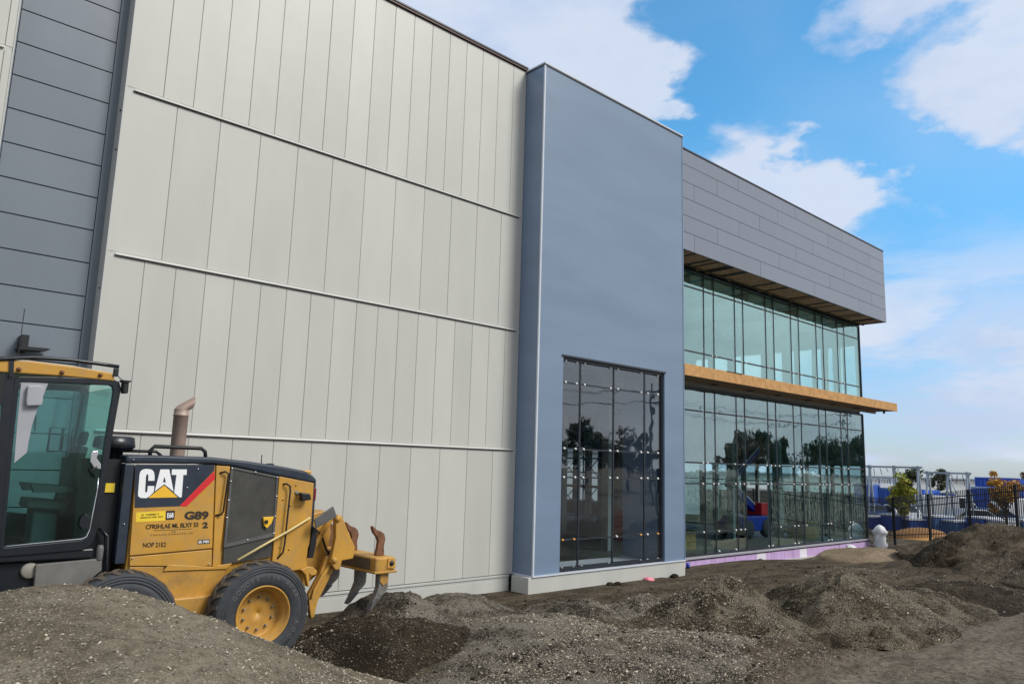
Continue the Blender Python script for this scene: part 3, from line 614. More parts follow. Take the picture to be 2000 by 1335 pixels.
MB().box(fx0+.012, fx1-.02, YT+1.0, YT+1.07, fz0-.03, fz0+.025).build('edge_batten', simple('olive_batten',(.085,.075,.035),.6), sof)
for x in (22.3,22.9,24.4,26.6,27.4,29.1): MB().box(x, x+.1, YT+1.08, YG-.06, fz0-.012, fz0+.028).build('joist', M['soffit'], sof)
# ---- curtain walls
MX = [20.9, 21.5, 22.86, 23.5, 24.92, 25.51, 27.2, 27.83, 29.25, 29.92, 31.5, 32.15, 33.59, 34.28]
def curtain(name, z0, z1, tz, gm, skip=()):
    f = MB().box(XT1+.013, XE, YG-.04, YG+.09, z0, z0+.06).box(XT1+.013, XE, YG-.04, YG+.09, z1-.06, z1).box(XE-.05, XE+.004, YG-.045, YG+.1, z0+.06, z1-.06).build(name, M['frame'], B)
    e = [XT1+.013]+MX+[XE-.05]; zz = [z0+.06]+tz+[z1-.06]
    for x in MX: MB().box(x-.019, x+.019, YG-.014, YG+.012, z0+.06, z1-.06).build('mullion', M['frame'], f); MB().box(x-.019, x+.019, YG+.0125, YG+.085, z0+.061, z1-.061).build('mullion_body', M['frame_teal'], f)
    for i in range(len(e)-1):
        for z in tz:
            if (i, z) in skip: continue
            MB().box(e[i]+.0195, e[i+1]-.0195, YG-.012, YG+.045, z-.026, z+.026).build('transom', M['frame'], f)
        for j in range(len(zz)-1):
            if (i, j) in skip: continue
            MB().box(e[i]+.0195, e[i+1]-.0195, YG, YG+.01, zz[j]+.027, zz[j+1]-.027).build('pane', gm, f)
    return f
DOOR = 6                                              # the bay without a pane low down
low = curtain('lower_glazing', .24, 5.86, [1.0, 2.62, 3.32, 5.08], M['glass'], skip={(DOOR,0),(DOOR,1),(DOOR,1.0)})
upp = curtain('upper_glazing', 6.30, 10.03, [7.11, 9.38], M['glass_up'])
for f, zl in ((low, (5.08,3.32,2.62,1.0,.33)), (upp, (7.11,9.38))):
    for z in zl:
        for x in MX:
            for s in (-.16, .16):
                if x < 21.6 or random.random() < (.28 if z > 1.1 else .55): continue
                clip(x+s*(1 if random.random() > .3 else .85), YG-.018, z, f, s=1.35 if z < 4 else 1.15)
# the end wall of the hall
endw = MB()
def endrow(mb, z0, z1, gaps, y, ye):
    for a, b in gaps:
        mb.box(XE-.16, XE-.02, y, a, z0, z1); y = b
    mb.box(XE-.16, XE-.02, y, ye, z0, z1)
endw.box(XE-.16, XE-.02, YG+.1, YB, 9.08, 10.03)
endl = MB()
UG = [(15.0,15.70),(15.76,15.88),(16.08,16.31),(16.65,16.92),(17.12,17.80),(18.03,18.21),(18.68,19.15),(19.83,21.35),(21.8,22.66),(23.0,23.8)]
endrow(endw, 6.3, 9.08, UG, YG+.1, YB)
LG = [(14.98,16.25),(16.4,17.5),(17.65,19.1),(19.35,20.15),(20.3,20.9),(21.1,22.5),(22.8,23.3),(23.6,24.7),(24.85,26.0)]
LF = [(30.75,32.35),(32.9,33.75)]
endrow(endl, .3, 3.45, LG, YG+.1, 28.0); endrow(endl, .9, 4.1, LF, 28.0, YB)
endl.box(XE-.16, XE-.02, YG+.1, 28.0, 3.45, 6.3).box(XE-.16, XE-.02, 28.0, YB, 4.1, 6.3).box(XE-.16, XE-.02, YG+.1, 28.0, -.6, .3).box(XE-.16, XE-.02, 28.0, YB, -.6, .9)
endw = endw.build('end_wall', M['white_wall'], B); endl.build('end_wall_base', M['grey_wall'], B)  # lower wall takes a darker grey, its unlit look put into the colour
for z0, z1, gp, gm in ((6.3,9.08,UG,M['glass_clear']), (.3,3.45,LG,M['glass_clear']), (.9,4.1,LF,M['glass_clear'])):
    for a, b in gp: MB().box(XE-.10, XE-.09, a, b, z0, z1).build('pane', gm, endw)
for a, b in LG:
    for z in (2.62,): MB().box(XE-.13, XE-.06, a, b, z-.025, z+.025).build('transom', M['frame'], endw)
# inside
rear = MB()
for a, b in ((XT0,15.2),(17.2,18.2),(20.2,21.4),(23.6,25.4),(27.6,29.4),(31.6,XE-.17)): rear.box(a, b, YB-.2, YB, .25, 3.9)
rear.box(XT0, XE-.17, YB-.2, YB, 3.9, 13.3).build('rear_wall', M['grey_wall'], B)
MB().box(XT0+.02, XT1, YT+.25, YG+.1, -.6, .2).box(XT0+.02, XE-.17, YG+.1, YB, -.6, .2).build('floor_slab', M['floor_in'], B)
MB().box(XT1, XE-.17, YG+.12, 24.0, 5.92, 6.28).build('upper_floor', M['ceil'], B)
MB().box(XT0, XE-.17, YG+.31, YB-.21, 9.98, 10.03).build('ceiling', M['ceil'], B)
MB().box(XT0, XE-.06, YG+.3, YB, 13.3, 13.4).build('roof_slab', M['beige_trim'], B)
MB().box(XT1-.1, XT1+.01, YG+.32, 24.0, 6.3, 9.97).build('partition', M['white_wall'], B)
for x in (21.2,25.2,29.4,33.4):
    for y in (17.8,23.8,29.5): MB().box(x-.15, x+.15, y-.15, y+.15, .2, 5.91).build('column', M['column'], B)
for x in (22.5,26.5,30.5):
    MB().box(x-.08, x+.08, YG+.35, 23.9, 9.7, 9.975).build('roof_beam', M['column'], B)
# ---- canopy
XC = 36.6
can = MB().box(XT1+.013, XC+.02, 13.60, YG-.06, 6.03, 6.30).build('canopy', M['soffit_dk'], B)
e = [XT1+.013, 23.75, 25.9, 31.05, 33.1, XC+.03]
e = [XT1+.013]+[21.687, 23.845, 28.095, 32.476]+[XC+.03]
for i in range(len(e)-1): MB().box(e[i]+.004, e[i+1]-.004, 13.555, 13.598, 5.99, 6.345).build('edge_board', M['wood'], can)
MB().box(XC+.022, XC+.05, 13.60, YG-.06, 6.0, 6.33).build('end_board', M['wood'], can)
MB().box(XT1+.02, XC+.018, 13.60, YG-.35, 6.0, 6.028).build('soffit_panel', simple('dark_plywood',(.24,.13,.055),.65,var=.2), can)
MB().box(XT1+.02, XC+.018, YG-.345, YG-.275, 5.90, 6.026).build('drip_bar', simple('drip_bar_grey',(.30,.29,.26),.5), can)
MB().box(22.2, 23.2, 13.53, 13.8, 6.347, 6.355).build('loose_flashing', M['black'], can)
for q in ((22.705,14.735), (25.102,14.776), (27.091,14.713), (29.568,14.843), (31.772,14.841), (34.178,14.948)):
    MB().lathe_z([(.0,5.985),(.10,5.985),(.13,5.975),(.13,5.998)], q[0], min(q[1], YG-.5), 20).build('downlight', M['black'], can)
MB().tube([(XC-.1,14.1,5.998),(XC-.1,14.1,5.90)], .05, 10).build('sensor', M['black'], can)
# ---- purple foam boards below the glass, sill and kerb of concrete
MB().box(XT1+.02, XE+.03, YG-.13, YG+.1, .165, .235).build('sill', M['sill'], low, bevel=.008)
MB().box(XT1+.02, XE+.03, YG-.09, YG+.1, .125, .163).build('sill_shadow_gap', M['dark_joint_shadow'], low)
fb = MB().box(XT1+.02, XE, YG-.02, YG+.2, -.8, .12).build('foam_base', M['concrete'], B)
x = 21.6
x = XT1+.03; i = 0
while x < XE-.05:
    w = random.choice((.62,.7,.85,.55,.95)); w = min(w, XE-x)
    MB().box(x, x+w-.014, YG-.075-.01*random.random(), YG-.022, -.26+.06*random.random(), .12).build('foam_board', M['foam_w'] if i in (9,14) else M['foam'], fb); x += w; i += 1
MB().box(XT1+.02, XE+.1, YG-.16, YG-.08, -.6, -.20).build('footing', M['concrete'], fb)
# ================================================================ motor grader
YN, YH, YC, YM = 10.58, 11.13, 11.03, 11.83
GR = thing('motor_grader', (3.2, YM, .14), 'yellow and navy motor grader with glazed cab and rear ripper, parked by the beige wall', 'motor grader')
def Yp(y): return 2*YM-y
# ---- wheels
def tyre_text(s, cx, cz, y, r, a0, a1, size, par):
    """raised letters along an arc of the sidewall; angles clockwise from the top"""
    for i, ch in enumerate(s):
        if ch == ' ': continue
        a = a0+(a1-a0)*i/max(1, len(s)-1)
        me = letters(ch, size, .012)
        v = np.array([q.co[:] for q in me.vertices]); v[:,0] -= v[:,0].mean()
        ca, sa = math.cos(a), math.sin(a)
        x = v[:,0]*ca+(v[:,1]+r)*sa; z = -v[:,0]*sa+(v[:,1]+r)*ca
        co = np.stack([cx+x, y-v[:,2], cz+z], -1)
        me.vertices.foreach_set('co', co.astype(np.float32).ravel()); me.update()
        link('tyre_letter', me, M['letter'], par)
def letters(s, size, depth=0.0, bold=.0):
    c = bpy.data.curves.new('t', 'FONT'); c.body = s; c.size = size; c.extrude = depth/2; c.offset = bold; c.resolution_u = 4
    o = bpy.data.objects.new('t', c); COL.objects.link(o)
    me = bpy.data.meshes.new_from_object(o.evaluated_get(bpy.context.evaluated_depsgraph_get())); bpy.data.objects.remove(o); bpy.data.curves.remove(c)
    return me
def wheel(cx, cz, near=True, steer=False, text=True):
    f = (lambda y: y) if near else Yp
    P = lambda pr: [(r, f(YN+d)) for r, d in pr]
    w = MB().lathe_y(P([(.395,.075),(.40,.04),(.425,.018),(.47,.006),(.52,.0),(.575,.0),(.58,.012),(.59,.012),(.595,.002),(.612,.004),(.617,.014),(.627,.014),(.632,.006),(.648,.01),(.653,.02),(.663,.02),(.668,.014),(.684,.024),(.70,.05),(.708,.09),(.71,.21),(.708,.33),(.70,.37),(.66,.41),(.52,.43),(.40,.38),(.39,.3)]), cx, cz, 72).build('wheel', M['rubber'], GR)
    t = MB()
    for k in range(26):
        for sgn, off in ((1,0),(-1,math.pi/26)):
            a = 2*math.pi*k/26+off; vs = []
            for u, da in ((0.035,0),(.12,.05),(.215,.15)):
                y = f(YN+(u if sgn > 0 else .42-u)); rin = .655 if u < .05 else .70; rout = .706 if u < .05 else .735
                for r_, dd in ((rin,-.05),(rin,.05),(rout,.04),(rout,-.04)):
                    vs.append((cx+r_*math.cos(a+da+dd), y, cz+r_*math.sin(a+da+dd)))
            t.add(vs, [(0,1,2,3),(11,10,9,8)]+[(b+i, b+4+i, b+4+(i+1)%4, b+(i+1)%4) for b in (0,4) for i in range(4)])
    t.build('tread', M['tread'], w)
    MB().lathe_y(P([(.405,.05),(.408,.022),(.395,.015),(.382,.025),(.375,.07),(.335,.085),(.325,.20),(.315,.215),(.30,.22),(.14,.217),(.02,.217),(.018,.222),(0,.222)]), cx, cz, 48).build('rim', M['yellow2'], w)
    bo = MB()
    for k in range(10):
        a = 2*math.pi*(k+.5)/10
        bo.lathe_y(P([(0,.18),(.014,.182),(.019,.19),(.02,.225)]), cx+.225*math.cos(a), cz+.225*math.sin(a), 8)
    bo.build('wheel_nuts', M['steel'], w)
    if text and near:
        y = YN+.001
        tyre_text('GOODFE FIR AEAR', cx, cz, y, .497, -1.02, 1.12, .088, w)
        tyre_text('ROC', cx, cz, y, .497, 1.85, 2.25, .088, w)
    return w
WZ = .87
wheel(5.10, WZ); wheel(3.22, WZ, text=False); wheel(5.10, WZ, False); wheel(3.22, WZ, False)
wheel(-3.3, WZ, text=False); wheel(-3.3, WZ, False)
for y0, y1 in ((YN+.42, YN+.62), (Yp(YN+.62), Yp(YN+.42))):
    MB().prism([(2.85,.72),(3.1,.6),(5.2,.6),(5.45,.75),(5.4,1.05),(5.1,1.14),(3.2,1.14),(2.9,1.0)], y0, y1).build('tandem_case', M['yellow2'], GR, bevel=.02)
MB().box(3.95,4.35,YN+.66,Yp(YN+.66),.75,1.1).build('rear_axle', M['yellow2'], GR)
# ---- engine body
core = MB().box(3.36, 6.0, YH+.035, Yp(YH+.035), 1.15, 2.9).build('engine_body', M['yellow'], GR, bevel=.02)
topp = [(3.205,2.95),(3.205,3.055),(3.6,3.07),(4.36,3.065),(4.9,3.02),(5.45,2.955),(5.86,2.89),(6.0,2.82),(6.075,2.755),(6.07,2.69),(5.42,2.805),(4.66,2.945),(4.4,2.965),(3.33,2.95)]
MB().prism(topp, YH-.02, Yp(YH-.02)).build('hood', M['navy'], GR, bevel=.035, seg=3)
MB().prism([(3.21,1.63),(3.335,1.63),(3.325,2.945),(3.205,2.945)], YH-.012, YH+.3).build('front_column', M['navy'], GR, bevel=.012)
MB().box(2.72, 3.2, YC+.25, Yp(YC+.25), 1.2, 3.0).build('engine_bulkhead', M['black'], GR)
pan = MB().prism([(3.345,2.935),(4.425,2.945),(4.49,1.775),(3.385,1.735)], YH-.014, YH+.03).build('side_panel', M['yellow'], GR, bevel=.006)
MB().prism([(3.39,1.715),(4.49,1.755),(4.505,1.525),(3.40,1.60)], YH-.012, YH+.03).build('lower_panel', M['yellow'], GR, bevel=.006)
MB().prism([(4.44,2.945),(4.645,2.935),(4.60,1.53),(4.80,1.545),(4.72,1.47),(3.84,1.50),(3.9,1.585),(4.515,1.515),(4.505,1.77)], YH-.02, YH+.03).build('door_post', M['yellow'], GR, bevel=.006)
MB().prism([(3.40,1.585),(3.85,1.56),(3.84,1.49),(4.72,1.465),(4.6,.80),(3.38,.80)], YH+.0, YH+.1).build('frame_rail', M['yellow2'], GR, bevel=.01)
g1 = MB().prism([(4.67,2.925),(5.405,2.79),(5.415,1.935),(4.665,1.795)], YH-.006, YH+.03).build('grille_panel', M['mesh'], GR)
MB().ring([(4.66,2.935),(5.415,2.80),(5.425,1.925),(4.655,1.785)], [(4.695,2.90),(5.385,2.775),(5.395,1.955),(4.69,1.825)], YH-.018, YH).build('grille_frame', M['dark_metal'], g1)
for q in ((4.675,2.91),(5.04,2.86),(5.40,2.785),(4.67,2.72),(4.665,2.45),(4.66,2.2),(5.41,2.5),(5.415,2.2),(5.41,1.95),(5.0,1.87)):
    MB().lathe_y([(0,YH-.034),(.011,YH-.032),(.014,YH-.016)], q[0], q[1], 10).build('bolt', M['chrome'], g1)
g2p = MB().prism([(4.665,1.775),(5.41,1.905),(5.40,1.60),(4.67,1.535)], YH-.004, YH+.03).build('lower_grille', M['mesh'], GR)
MB().bar((4.66,YH-.012,1.782), (5.42,YH-.012,1.915), .02, .02).build('grille_edge', M['dark_metal'], g2p)
MB().prism([(5.210,2.194), (5.381,2.198), (5.348,2.100), (5.281,2.026), (5.236,2.073)], YH-.045, YH-.01).build('latch_plate', M['cat_yellow'], g1, bevel=.004)
MB().box(5.235, 5.284, YH-.06, YH-.044, 2.1, 2.15).build('latch', M['black'], g1)
rp = MB().prism([(5.43,2.80),(6.025,2.70),(6.03,1.76),(6.0,1.70),(6.0,1.38),(5.42,1.36)], YH-.016, YH+.03).build('rear_panel', M['yellow'], GR, bevel=.008)
MB().prism([(6.03,2.70),(6.07,2.70),(6.075,1.62),(6.02,1.62)], YH+.0, YH+.16).build('tail_column', M['navy'], GR)
MB().box(6.045, 6.085, YH-.004, YH+.10, 2.43, 2.63).build('tail_lamp', M['lamp_red'], GR, bevel=.008)
MB().box(6.045, 6.085, Yp(YH+.10), Yp(YH-.004), 2.43, 2.63).build('tail_lamp', M['lamp_red'], GR, bevel=.008)
# rear light on the side, handles, seams
wkl = MB().prism([(5.74,2.56),(5.90,2.545),(5.93,2.45),(5.77,2.43)], YH-.16, YH-.06).build('work_lamp', M['black'], GR, bevel=.015)
MB().bar((5.72,YH-.01,2.57), (5.80,YH-.09,2.50), .035, .035).build('lamp_bracket', M['steel'], wkl)
for q in ((5.63,2.66),(5.72,2.67),(5.65,2.36),(5.80,2.35),(5.52,2.45),(5.53,1.74),(5.68,1.7),(5.62,2.30)):
    MB().lathe_y([(0,YH-.034),(.013,YH-.03),(.017,YH-.014)], q[0], q[1], 10).build('bolt', M['yellow2'], rp)
MB().tube([(5.50,YH-.01,2.68),(5.535,YH-.07,2.69),(5.585,YH-.075,2.66),(5.60,YH-.075,2.58),(5.57,YH-.075,1.78),(5.555,YH-.07,1.66),(5.50,YH-.01,1.57)], .014, 8).build('grab_handle', M['black'], rp)
MB().tube([(4.50,YH-.02,2.84),(4.56,YH-.07,2.86),(4.61,YH-.07,2.83),(4.605,YH-.07,2.75),(4.58,YH-.07,2.30),(4.56,YH-.06,2.25),(4.49,YH-.02,2.235)], .014, 8).build('grab_handle', M['black'], GR)
MB().tube([(4.80,YN+.35,1.61),(5.3,YH-.10,1.83),(5.62,YH-.08,1.98),(5.98,YH-.06,2.17)], .017, 8).build('support_rod', simple('pale_rod',(.62,.50,.22),.5), GR)
# decals
dec = MB().prism([(3.329,2.935),(4.416,2.956),(4.417,2.873),(3.969,2.373),(3.380,2.359)], YH-.0165, YH-.0145).build('decal_panel', M['navy'], pan)
D1 = YH-.0165
def decal(name, poly, m, lift=.0012): return MB().prism(poly, D1-lift, D1-lift+.001).build(name, m, pan)
decal('red_stripe', [(4.420,2.870),(4.431,2.745),(4.069,2.369),(3.969,2.373)], M['red'])
decal('letter_c', [(3.602,2.722),(3.594,2.801),(3.582,2.839),(3.561,2.865),(3.529,2.878),(3.474,2.881),(3.430,2.870),(3.406,2.844),(3.399,2.801),(3.406,2.544),(3.412,2.514),(3.436,2.495),(3.476,2.489),(3.521,2.489),(3.556,2.513),(3.607,2.569),(3.606,2.651),(3.522,2.651),(3.522,2.580),(3.508,2.559),(3.493,2.577),(3.484,2.781),(3.493,2.808),(3.507,2.810),(3.515,2.792),(3.520,2.721)], M['white'])
decal('letter_a', [(3.664,2.877),(3.783,2.879),(3.871,2.574),(3.737,2.677),(3.618,2.579)], M['white'])
decal('letter_a_counter', [(3.727,2.778),(3.715,2.702),(3.754,2.702)], M['navy'], .0026)
decal('letter_t', [(3.818,2.880),(4.023,2.883),(4.027,2.806),(3.982,2.806),(3.989,2.496),(3.960,2.495),(3.881,2.558),(3.888,2.804),(3.823,2.804)], M['white'])
decal('logo_triangle', [(3.736,2.661),(3.936,2.495),(3.541,2.491)], M['cat_yellow'], .0026)
decal('sticker', [(3.411,2.300),(3.789,2.313),(3.798,2.183),(3.416,2.172)], M['sticker'], -.0015)
decal('sticker', [(3.795,2.313),(3.915,2.316),(3.920,2.192),(3.801,2.188)], M['decal_black'], -.0015)
decal('sticker', [(4.270,1.901),(4.442,1.902),(4.443,1.840),(4.273,1.841)], M['decal_black'], -.0015)
decal('pinstripe', [(3.655,2.054),(4.173,2.059),(4.174,2.053),(3.655,2.046)], M['decal_black'], -.0015)
def text(s, p0, p1, h, m, bold=.0, par=pan, y=D1-.003, squash=True):
    """words printed from p0 to p1 (x,z) at height h on the side of the machine"""
    me = letters(s, 1.0, 0.0, bold); v = np.array([q.co[:] for q in me.vertices])
    w = v[:,0].max()-v[:,0].min(); t = v[:,1].max()-min(0, v[:,1].min()); v[:,0] = (v[:,0]-v[:,0].min())/w; v[:,1] = v[:,1]/t*h
    co = np.stack([p0[0]+(p1[0]-p0[0])*v[:,0]-v[:,1]*.05, np.full(len(v), y), p0[1]+(p1[1]-p0[1])*v[:,0]+v[:,1]], -1)
    me.vertices.foreach_set('co', co.astype(np.float32).ravel()); me.update(); return link('lettering', me, m, par)
text('G89', (4.055,2.194), (4.394,2.192), .118, M['decal_black'], .045)
text('CFRSHLAE ML BLXY S3', (3.552,2.076), (4.258,2.086), .062, M['decal_black'], .02)
text('2', (4.318,2.066), (4.398,2.067), .085, M['decal_black'], .05)
text('NOP 21E2', (3.540,1.835), (3.841,1.830), .062, M['decal_black'], .012)
text('F A R S U S L U U R A S T A   A S', (3.625,1.980), (4.188,1.989), .022, M['decal_black'], .0)
text('2 R', (3.898,2.018), (3.953,2.018), .02, M['decal_black'], .0)
text('G  VARIES 3', (3.478,2.253), (3.704,2.261), .024, M['decal_black'], .01)
text('MARKINGS USED, PANS', (3.472,2.219), (3.761,2.228), .022, M['decal_black'], .01)
text('E68', (3.817,2.219), (3.902,2.222), .07, M['white'], .03)
text('EE PIES', (4.284,1.854), (4.432,1.856), .036, M['white'], .03)
for q in ((3.30,3.0),(3.27,2.15),(4.18,2.89),(4.05,2.63),(3.42,1.70),(4.46,1.56)): MB().lathe_y([(0,YH-.035),(.009,YH-.033),(.012,YH-.01)], q[0], q[1], 8).build('bolt', M['chrome'], pan)
MB().box(2.985, 3.145, YC+.225, YC+.248, 2.56, 2.68).build('warning_sticker', M['sticker'], GR)
# on top: exhaust, pre-cleaner, rails, aerial
ex = MB().lathe_z([(.105,2.95),(.105,3.66),(.112,3.665),(.112,3.68),(.105,3.685),(.105,3.76)], 4.12, YM, 24)
ex = ex.build('exhaust_stack', M['exhaust'], GR)
tp = MB(); n = 20; vs = []; fs = []
for (xl, zl), (xr, zr) in (((4.015,3.755),(4.225,3.755)), ((4.045,3.80),(4.243,3.762)), ((4.14,3.87),(4.262,3.775)), ((4.288,3.965),(4.268,3.785))):
    for k in range(n):
        a = 2*math.pi*k/n; t = .5+.5*math.cos(a)
        vs.append((xl+(xr-xl)*t, YM+.105*math.sin(a), zl+(zr-zl)*t))
for i in range(3): fs += [(i*n+k, i*n+(k+1)%n, (i+1)*n+(k+1)%n, (i+1)*n+k) for k in range(n)]
tp.add(vs, fs, True).build('exhaust_tip', M['exhaust'], ex)
MB().add([vs[3*n+k] for k in range(n)], [tuple(range(n))]).build('exhaust_mouth', M['black'], ex)
MB().lathe_z([(.0,3.32),(.2,3.315),(.25,3.30),(.262,3.22),(.27,3.17),(.24,3.14),(.12,3.12),(.12,2.6)], 3.17, YM-.25, 28).build('pre_cleaner', M['black_gl'], GR)
MB().tube([(3.55,YH+.12,3.05),(3.55,YH+.12,3.13),(3.60,YH+.12,3.19),(4.25,YH+.12,3.185),(4.31,YH+.12,3.14),(4.325,YH+.12,3.05)], .028, 10).build('hood_rail', M['black'], GR)
MB().tube([(3.2,YH+.35,3.115),(3.7,YH+.35,3.12),(3.78,YH+.35,3.06)], .022, 8).build('hood_rail', M['black'], GR)
MB().tube([(5.45,YM,2.94),(5.45,YM,3.12)], .008, 6).lathe_z([(0,2.99),(.06,2.985),(.08,2.93)], 5.6, YM, 14).build('hood_fitting', M['black'], GR)
# ---- cab
OUT = [(1.800,3.896), (1.804,3.954), (1.844,3.984), (2.307,4.023), (2.921,4.056), (2.987,4.035), (3.022,3.941), (2.977,3.216), (2.965,2.570), (2.918,2.029), (2.878,1.902), (2.777,1.844), (2.324,1.825), (1.907,1.812), (1.879,1.832), (1.829,2.947)]
INN = [(1.857,3.876), (1.858,3.908), (1.879,3.923), (2.315,3.944), (2.873,3.969), (2.913,3.952), (2.932,3.892), (2.896,3.226), (2.887,2.609), (2.851,2.103), (2.824,2.014), (2.763,1.978), (2.310,1.948), (1.936,1.924), (1.919,1.937), (1.882,2.948)]
door = MB().ring(OUT, INN, YC-.02, YC+.05).build('cab_door', M['black_gl'], GR, bevel=.012)
MB().prism(INN, YC+.012, YC+.018).build('door_glass', M['cab_glass'], door)
MB().tube([(INN[8][0]-.015,YC-.005,INN[8][1]+.15),(INN[8][0]-.01,YC-.005,INN[8][1]),(INN[9][0]-.01,YC-.005,INN[9][1]),(INN[10][0]-.01,YC-.005,INN[10][1]),(INN[11][0],YC-.005,INN[11][1]+.01),(INN[13][0],YC-.005,INN[13][1]+.01)], .008, 6).build('door_seal', M['chrome'], door)
fdoor = MB().ring(OUT, INN, Yp(YC+.05), Yp(YC-.02)).build('cab_side_frame', M['black_gl'], GR)
MB().prism(INN, Yp(YC+.018), Yp(YC+.012)).build('side_glass', M['cab_glass'], fdoor)
# front half of the cab
XF = 1.02
for k, (y0, y1) in enumerate(((YC-.015, YC+.05), (Yp(YC+.05), Yp(YC-.015)))):
    MB().prism([(1.70,4.0),(1.795,4.0),(1.90,1.80),(1.73,1.80)], y0-.002, y1+.002).build('cab_pillar', M['black_gl'], GR)
    MB().prism([(XF,4.0),(XF+.08,4.0),(XF+.13,1.8),(XF+.02,1.8)], y0, y1).build('cab_pillar', M['black_gl'], GR)
    MB().prism([(XF+.08,3.62),(1.705,3.62),(1.70,4.0),(XF+.08,4.0)], y0, y1).build('cab_header', M['black'], GR)
    MB().prism([(XF+.08,3.62),(1.715,3.62),(1.78,1.86),(XF+.13,1.86)], (y0+y1)/2, (y0+y1)/2+.006).build('quarter_glass', M['cab_glass'], GR)
MB().prism_x([(YC+.05,1.86),(Yp(YC+.05),1.86),(Yp(YC+.05),3.98),(YC+.05,3.98)], XF+.05, XF+.056).build('windscreen', M['cab_glass'], GR)
MB().prism([(2.955,3.95),(2.97,3.95),(2.86,2.3),(2.845,2.3)], YC+.06, Yp(YC+.06)).build('rear_glass', M['cab_glass'], GR)
MB().box(1.0, 2.92, YC+.0, Yp(YC), 1.74, 1.86).build('cab_floor', M['black_gl'], GR, bevel=.02)
RT = [(.95,4.0),(.95,4.10),(1.35,4.15),(1.94,4.185),(2.45,4.17),(2.88,4.135),(2.93,4.06),(2.92,4.03),(2.3,4.035),(1.78,4.02)]
roof = MB().prism(RT, YC-.03, Yp(YC-.03)).build('cab_roof', M['yellow'], GR, bevel=.02, seg=3)
MB().prism([(1.2,4.16),(1.94,4.205),(2.45,4.19),(2.80,4.16),(2.8,4.13),(1.2,4.12)], YC+.1, Yp(YC+.1)).build('roof_top', simple('roof_white',(.66,.64,.58),.5), roof)
for q in ((1.829,4.069), (2.300,4.080), (2.747,4.092)): MB().lathe_y([(0,YC-.065),(.02,YC-.06),(.026,YC-.045),(.03,YC-.028)], q[0], q[1], 12).build('roof_bolt', M['rust'], roof)
rail = [(1.314,4.132), (1.619,4.173), (1.965,4.233), (2.392,4.249), (2.756,4.236), (2.959,4.224)]
MB().tube([(x, YC-.03, z) for x, z in rail], .026, 10).build('roof_rail', M['black_gl'], roof)
MB().tube([(x, Yp(YC-.03), z) for x, z in rail], .026, 10).build('roof_rail', M['black_gl'], roof)
MB().prism([(1.716,4.165), (1.764,4.171), (1.781,3.969), (1.734,3.964)], YC-.05, YC-.03).build('roof_strap', M['black_gl'], roof)
MB().tube([(1.94,YM,4.15),(1.94,YM,4.96)], .006, 6).build('aerial', M['black'], roof)
lam = MB().prism([(3.024,4.023), (3.093,4.036), (3.097,3.877), (3.033,3.872)], YC-.09, YC+.04).build('rear_lamp', M['black'], GR, bevel=.012)
MB().prism([(3.002,4.048), (3.118,4.046), (3.101,4.023), (3.018,4.022)], YC-.11, YC+.05).build('lamp_hood', M['black'], lam)
MB().tube([(3.724,14.015,4.500),(3.756,14.007,4.406),(3.827,13.963,4.305)], .016, 8).build('lamp_bracket', M['chrome'], lam)
MB().box(2.90, 2.96, YC-.06, YC+.0, 4.09, 4.2).build('lamp_mount', M['black'], GR, bevel=.01)
# inside the cab
MB().prism([(1.875,3.936),(2.172,3.952),(2.124,3.735),(2.082,3.581),(2.051,3.400),(2.036,3.192),(2.034,3.059),(1.914,2.927),(1.892,3.391)], YC-.004, YC+.011).build('pillar_trim', M['grey_plastic'], GR)
MB().prism([(1.940,3.876),(2.087,3.894),(2.111,3.853),(2.124,3.703),(2.115,3.642),(1.956,3.623),(1.942,3.689)], YC-.07, YC-.005).build('speaker_box', M['grey_plastic'], GR, bevel=.015)
MB().tube([(2.721,14.628,3.710),(2.755,14.612,3.644),(2.773,14.646,3.408),(2.760,14.678,3.315),(2.695,14.744,3.287)], .011, 8).build('inner_handle', M['black'], GR)
sx = 2.3
MB().prism([(sx-.1,2.35),(sx+.38,2.3),(sx+.42,2.42),(sx-.08,2.48)], YM-.26, YM+.26).prism([(sx+.3,2.42),(sx+.44,2.42),(sx+.56,3.15),(sx+.46,3.17)], YM-.24, YM+.24).prism([(sx+.47,3.18),(sx+.55,3.17),(sx+.58,3.36),(sx+.51,3.37)], YM-.13, YM+.13).box(sx,sx+.3,YM-.2,YM+.2,1.86,2.34).build('seat', M['seat'], GR, bevel=.03)
MB().prism([(1.3,1.86),(1.5,1.86),(1.72,2.65),(1.62,2.7)], YM-.1, YM+.1).tube([(1.55,YM-.2,2.75),(1.68,YM-.2,2.62),(1.68,YM+.2,2.62),(1.55,YM+.2,2.75),(1.55,YM-.2,2.75)], .015, 8).build('steering_column', M['seat'], GR)
MB().prism([(sx-.05,2.55),(sx+.4,2.55),(sx+.4,2.62),(sx-.1,2.66)], YM-.38, YM-.28).prism([(sx-.05,2.55),(sx+.4,2.55),(sx+.4,2.62),(sx-.1,2.66)], YM+.28, YM+.38).build('armrest', M['seat'], GR)
MB().prism([(1.05,1.86),(2.86,1.86),(2.86,2.15),(1.75,2.30),(1.1,2.2)], YM+.42, YM+.72).build('side_console', M['seat'], GR)
lat = MB().prism([(2.746,3.052),(2.762,3.099),(2.824,3.108),(2.835,3.070),(2.820,3.008),(2.878,2.933),(2.885,2.864),(2.798,2.886),(2.748,2.961)], YC-.03, YC+.0).build('door_latch', M['chrome'], door, bevel=.008)
MB().tube([(2.82,YC-.04,2.76),(2.76,YC-.05,2.86),(2.83,YC-.04,2.90)], .012, 8).build('latch_lever', M['black'], lat)
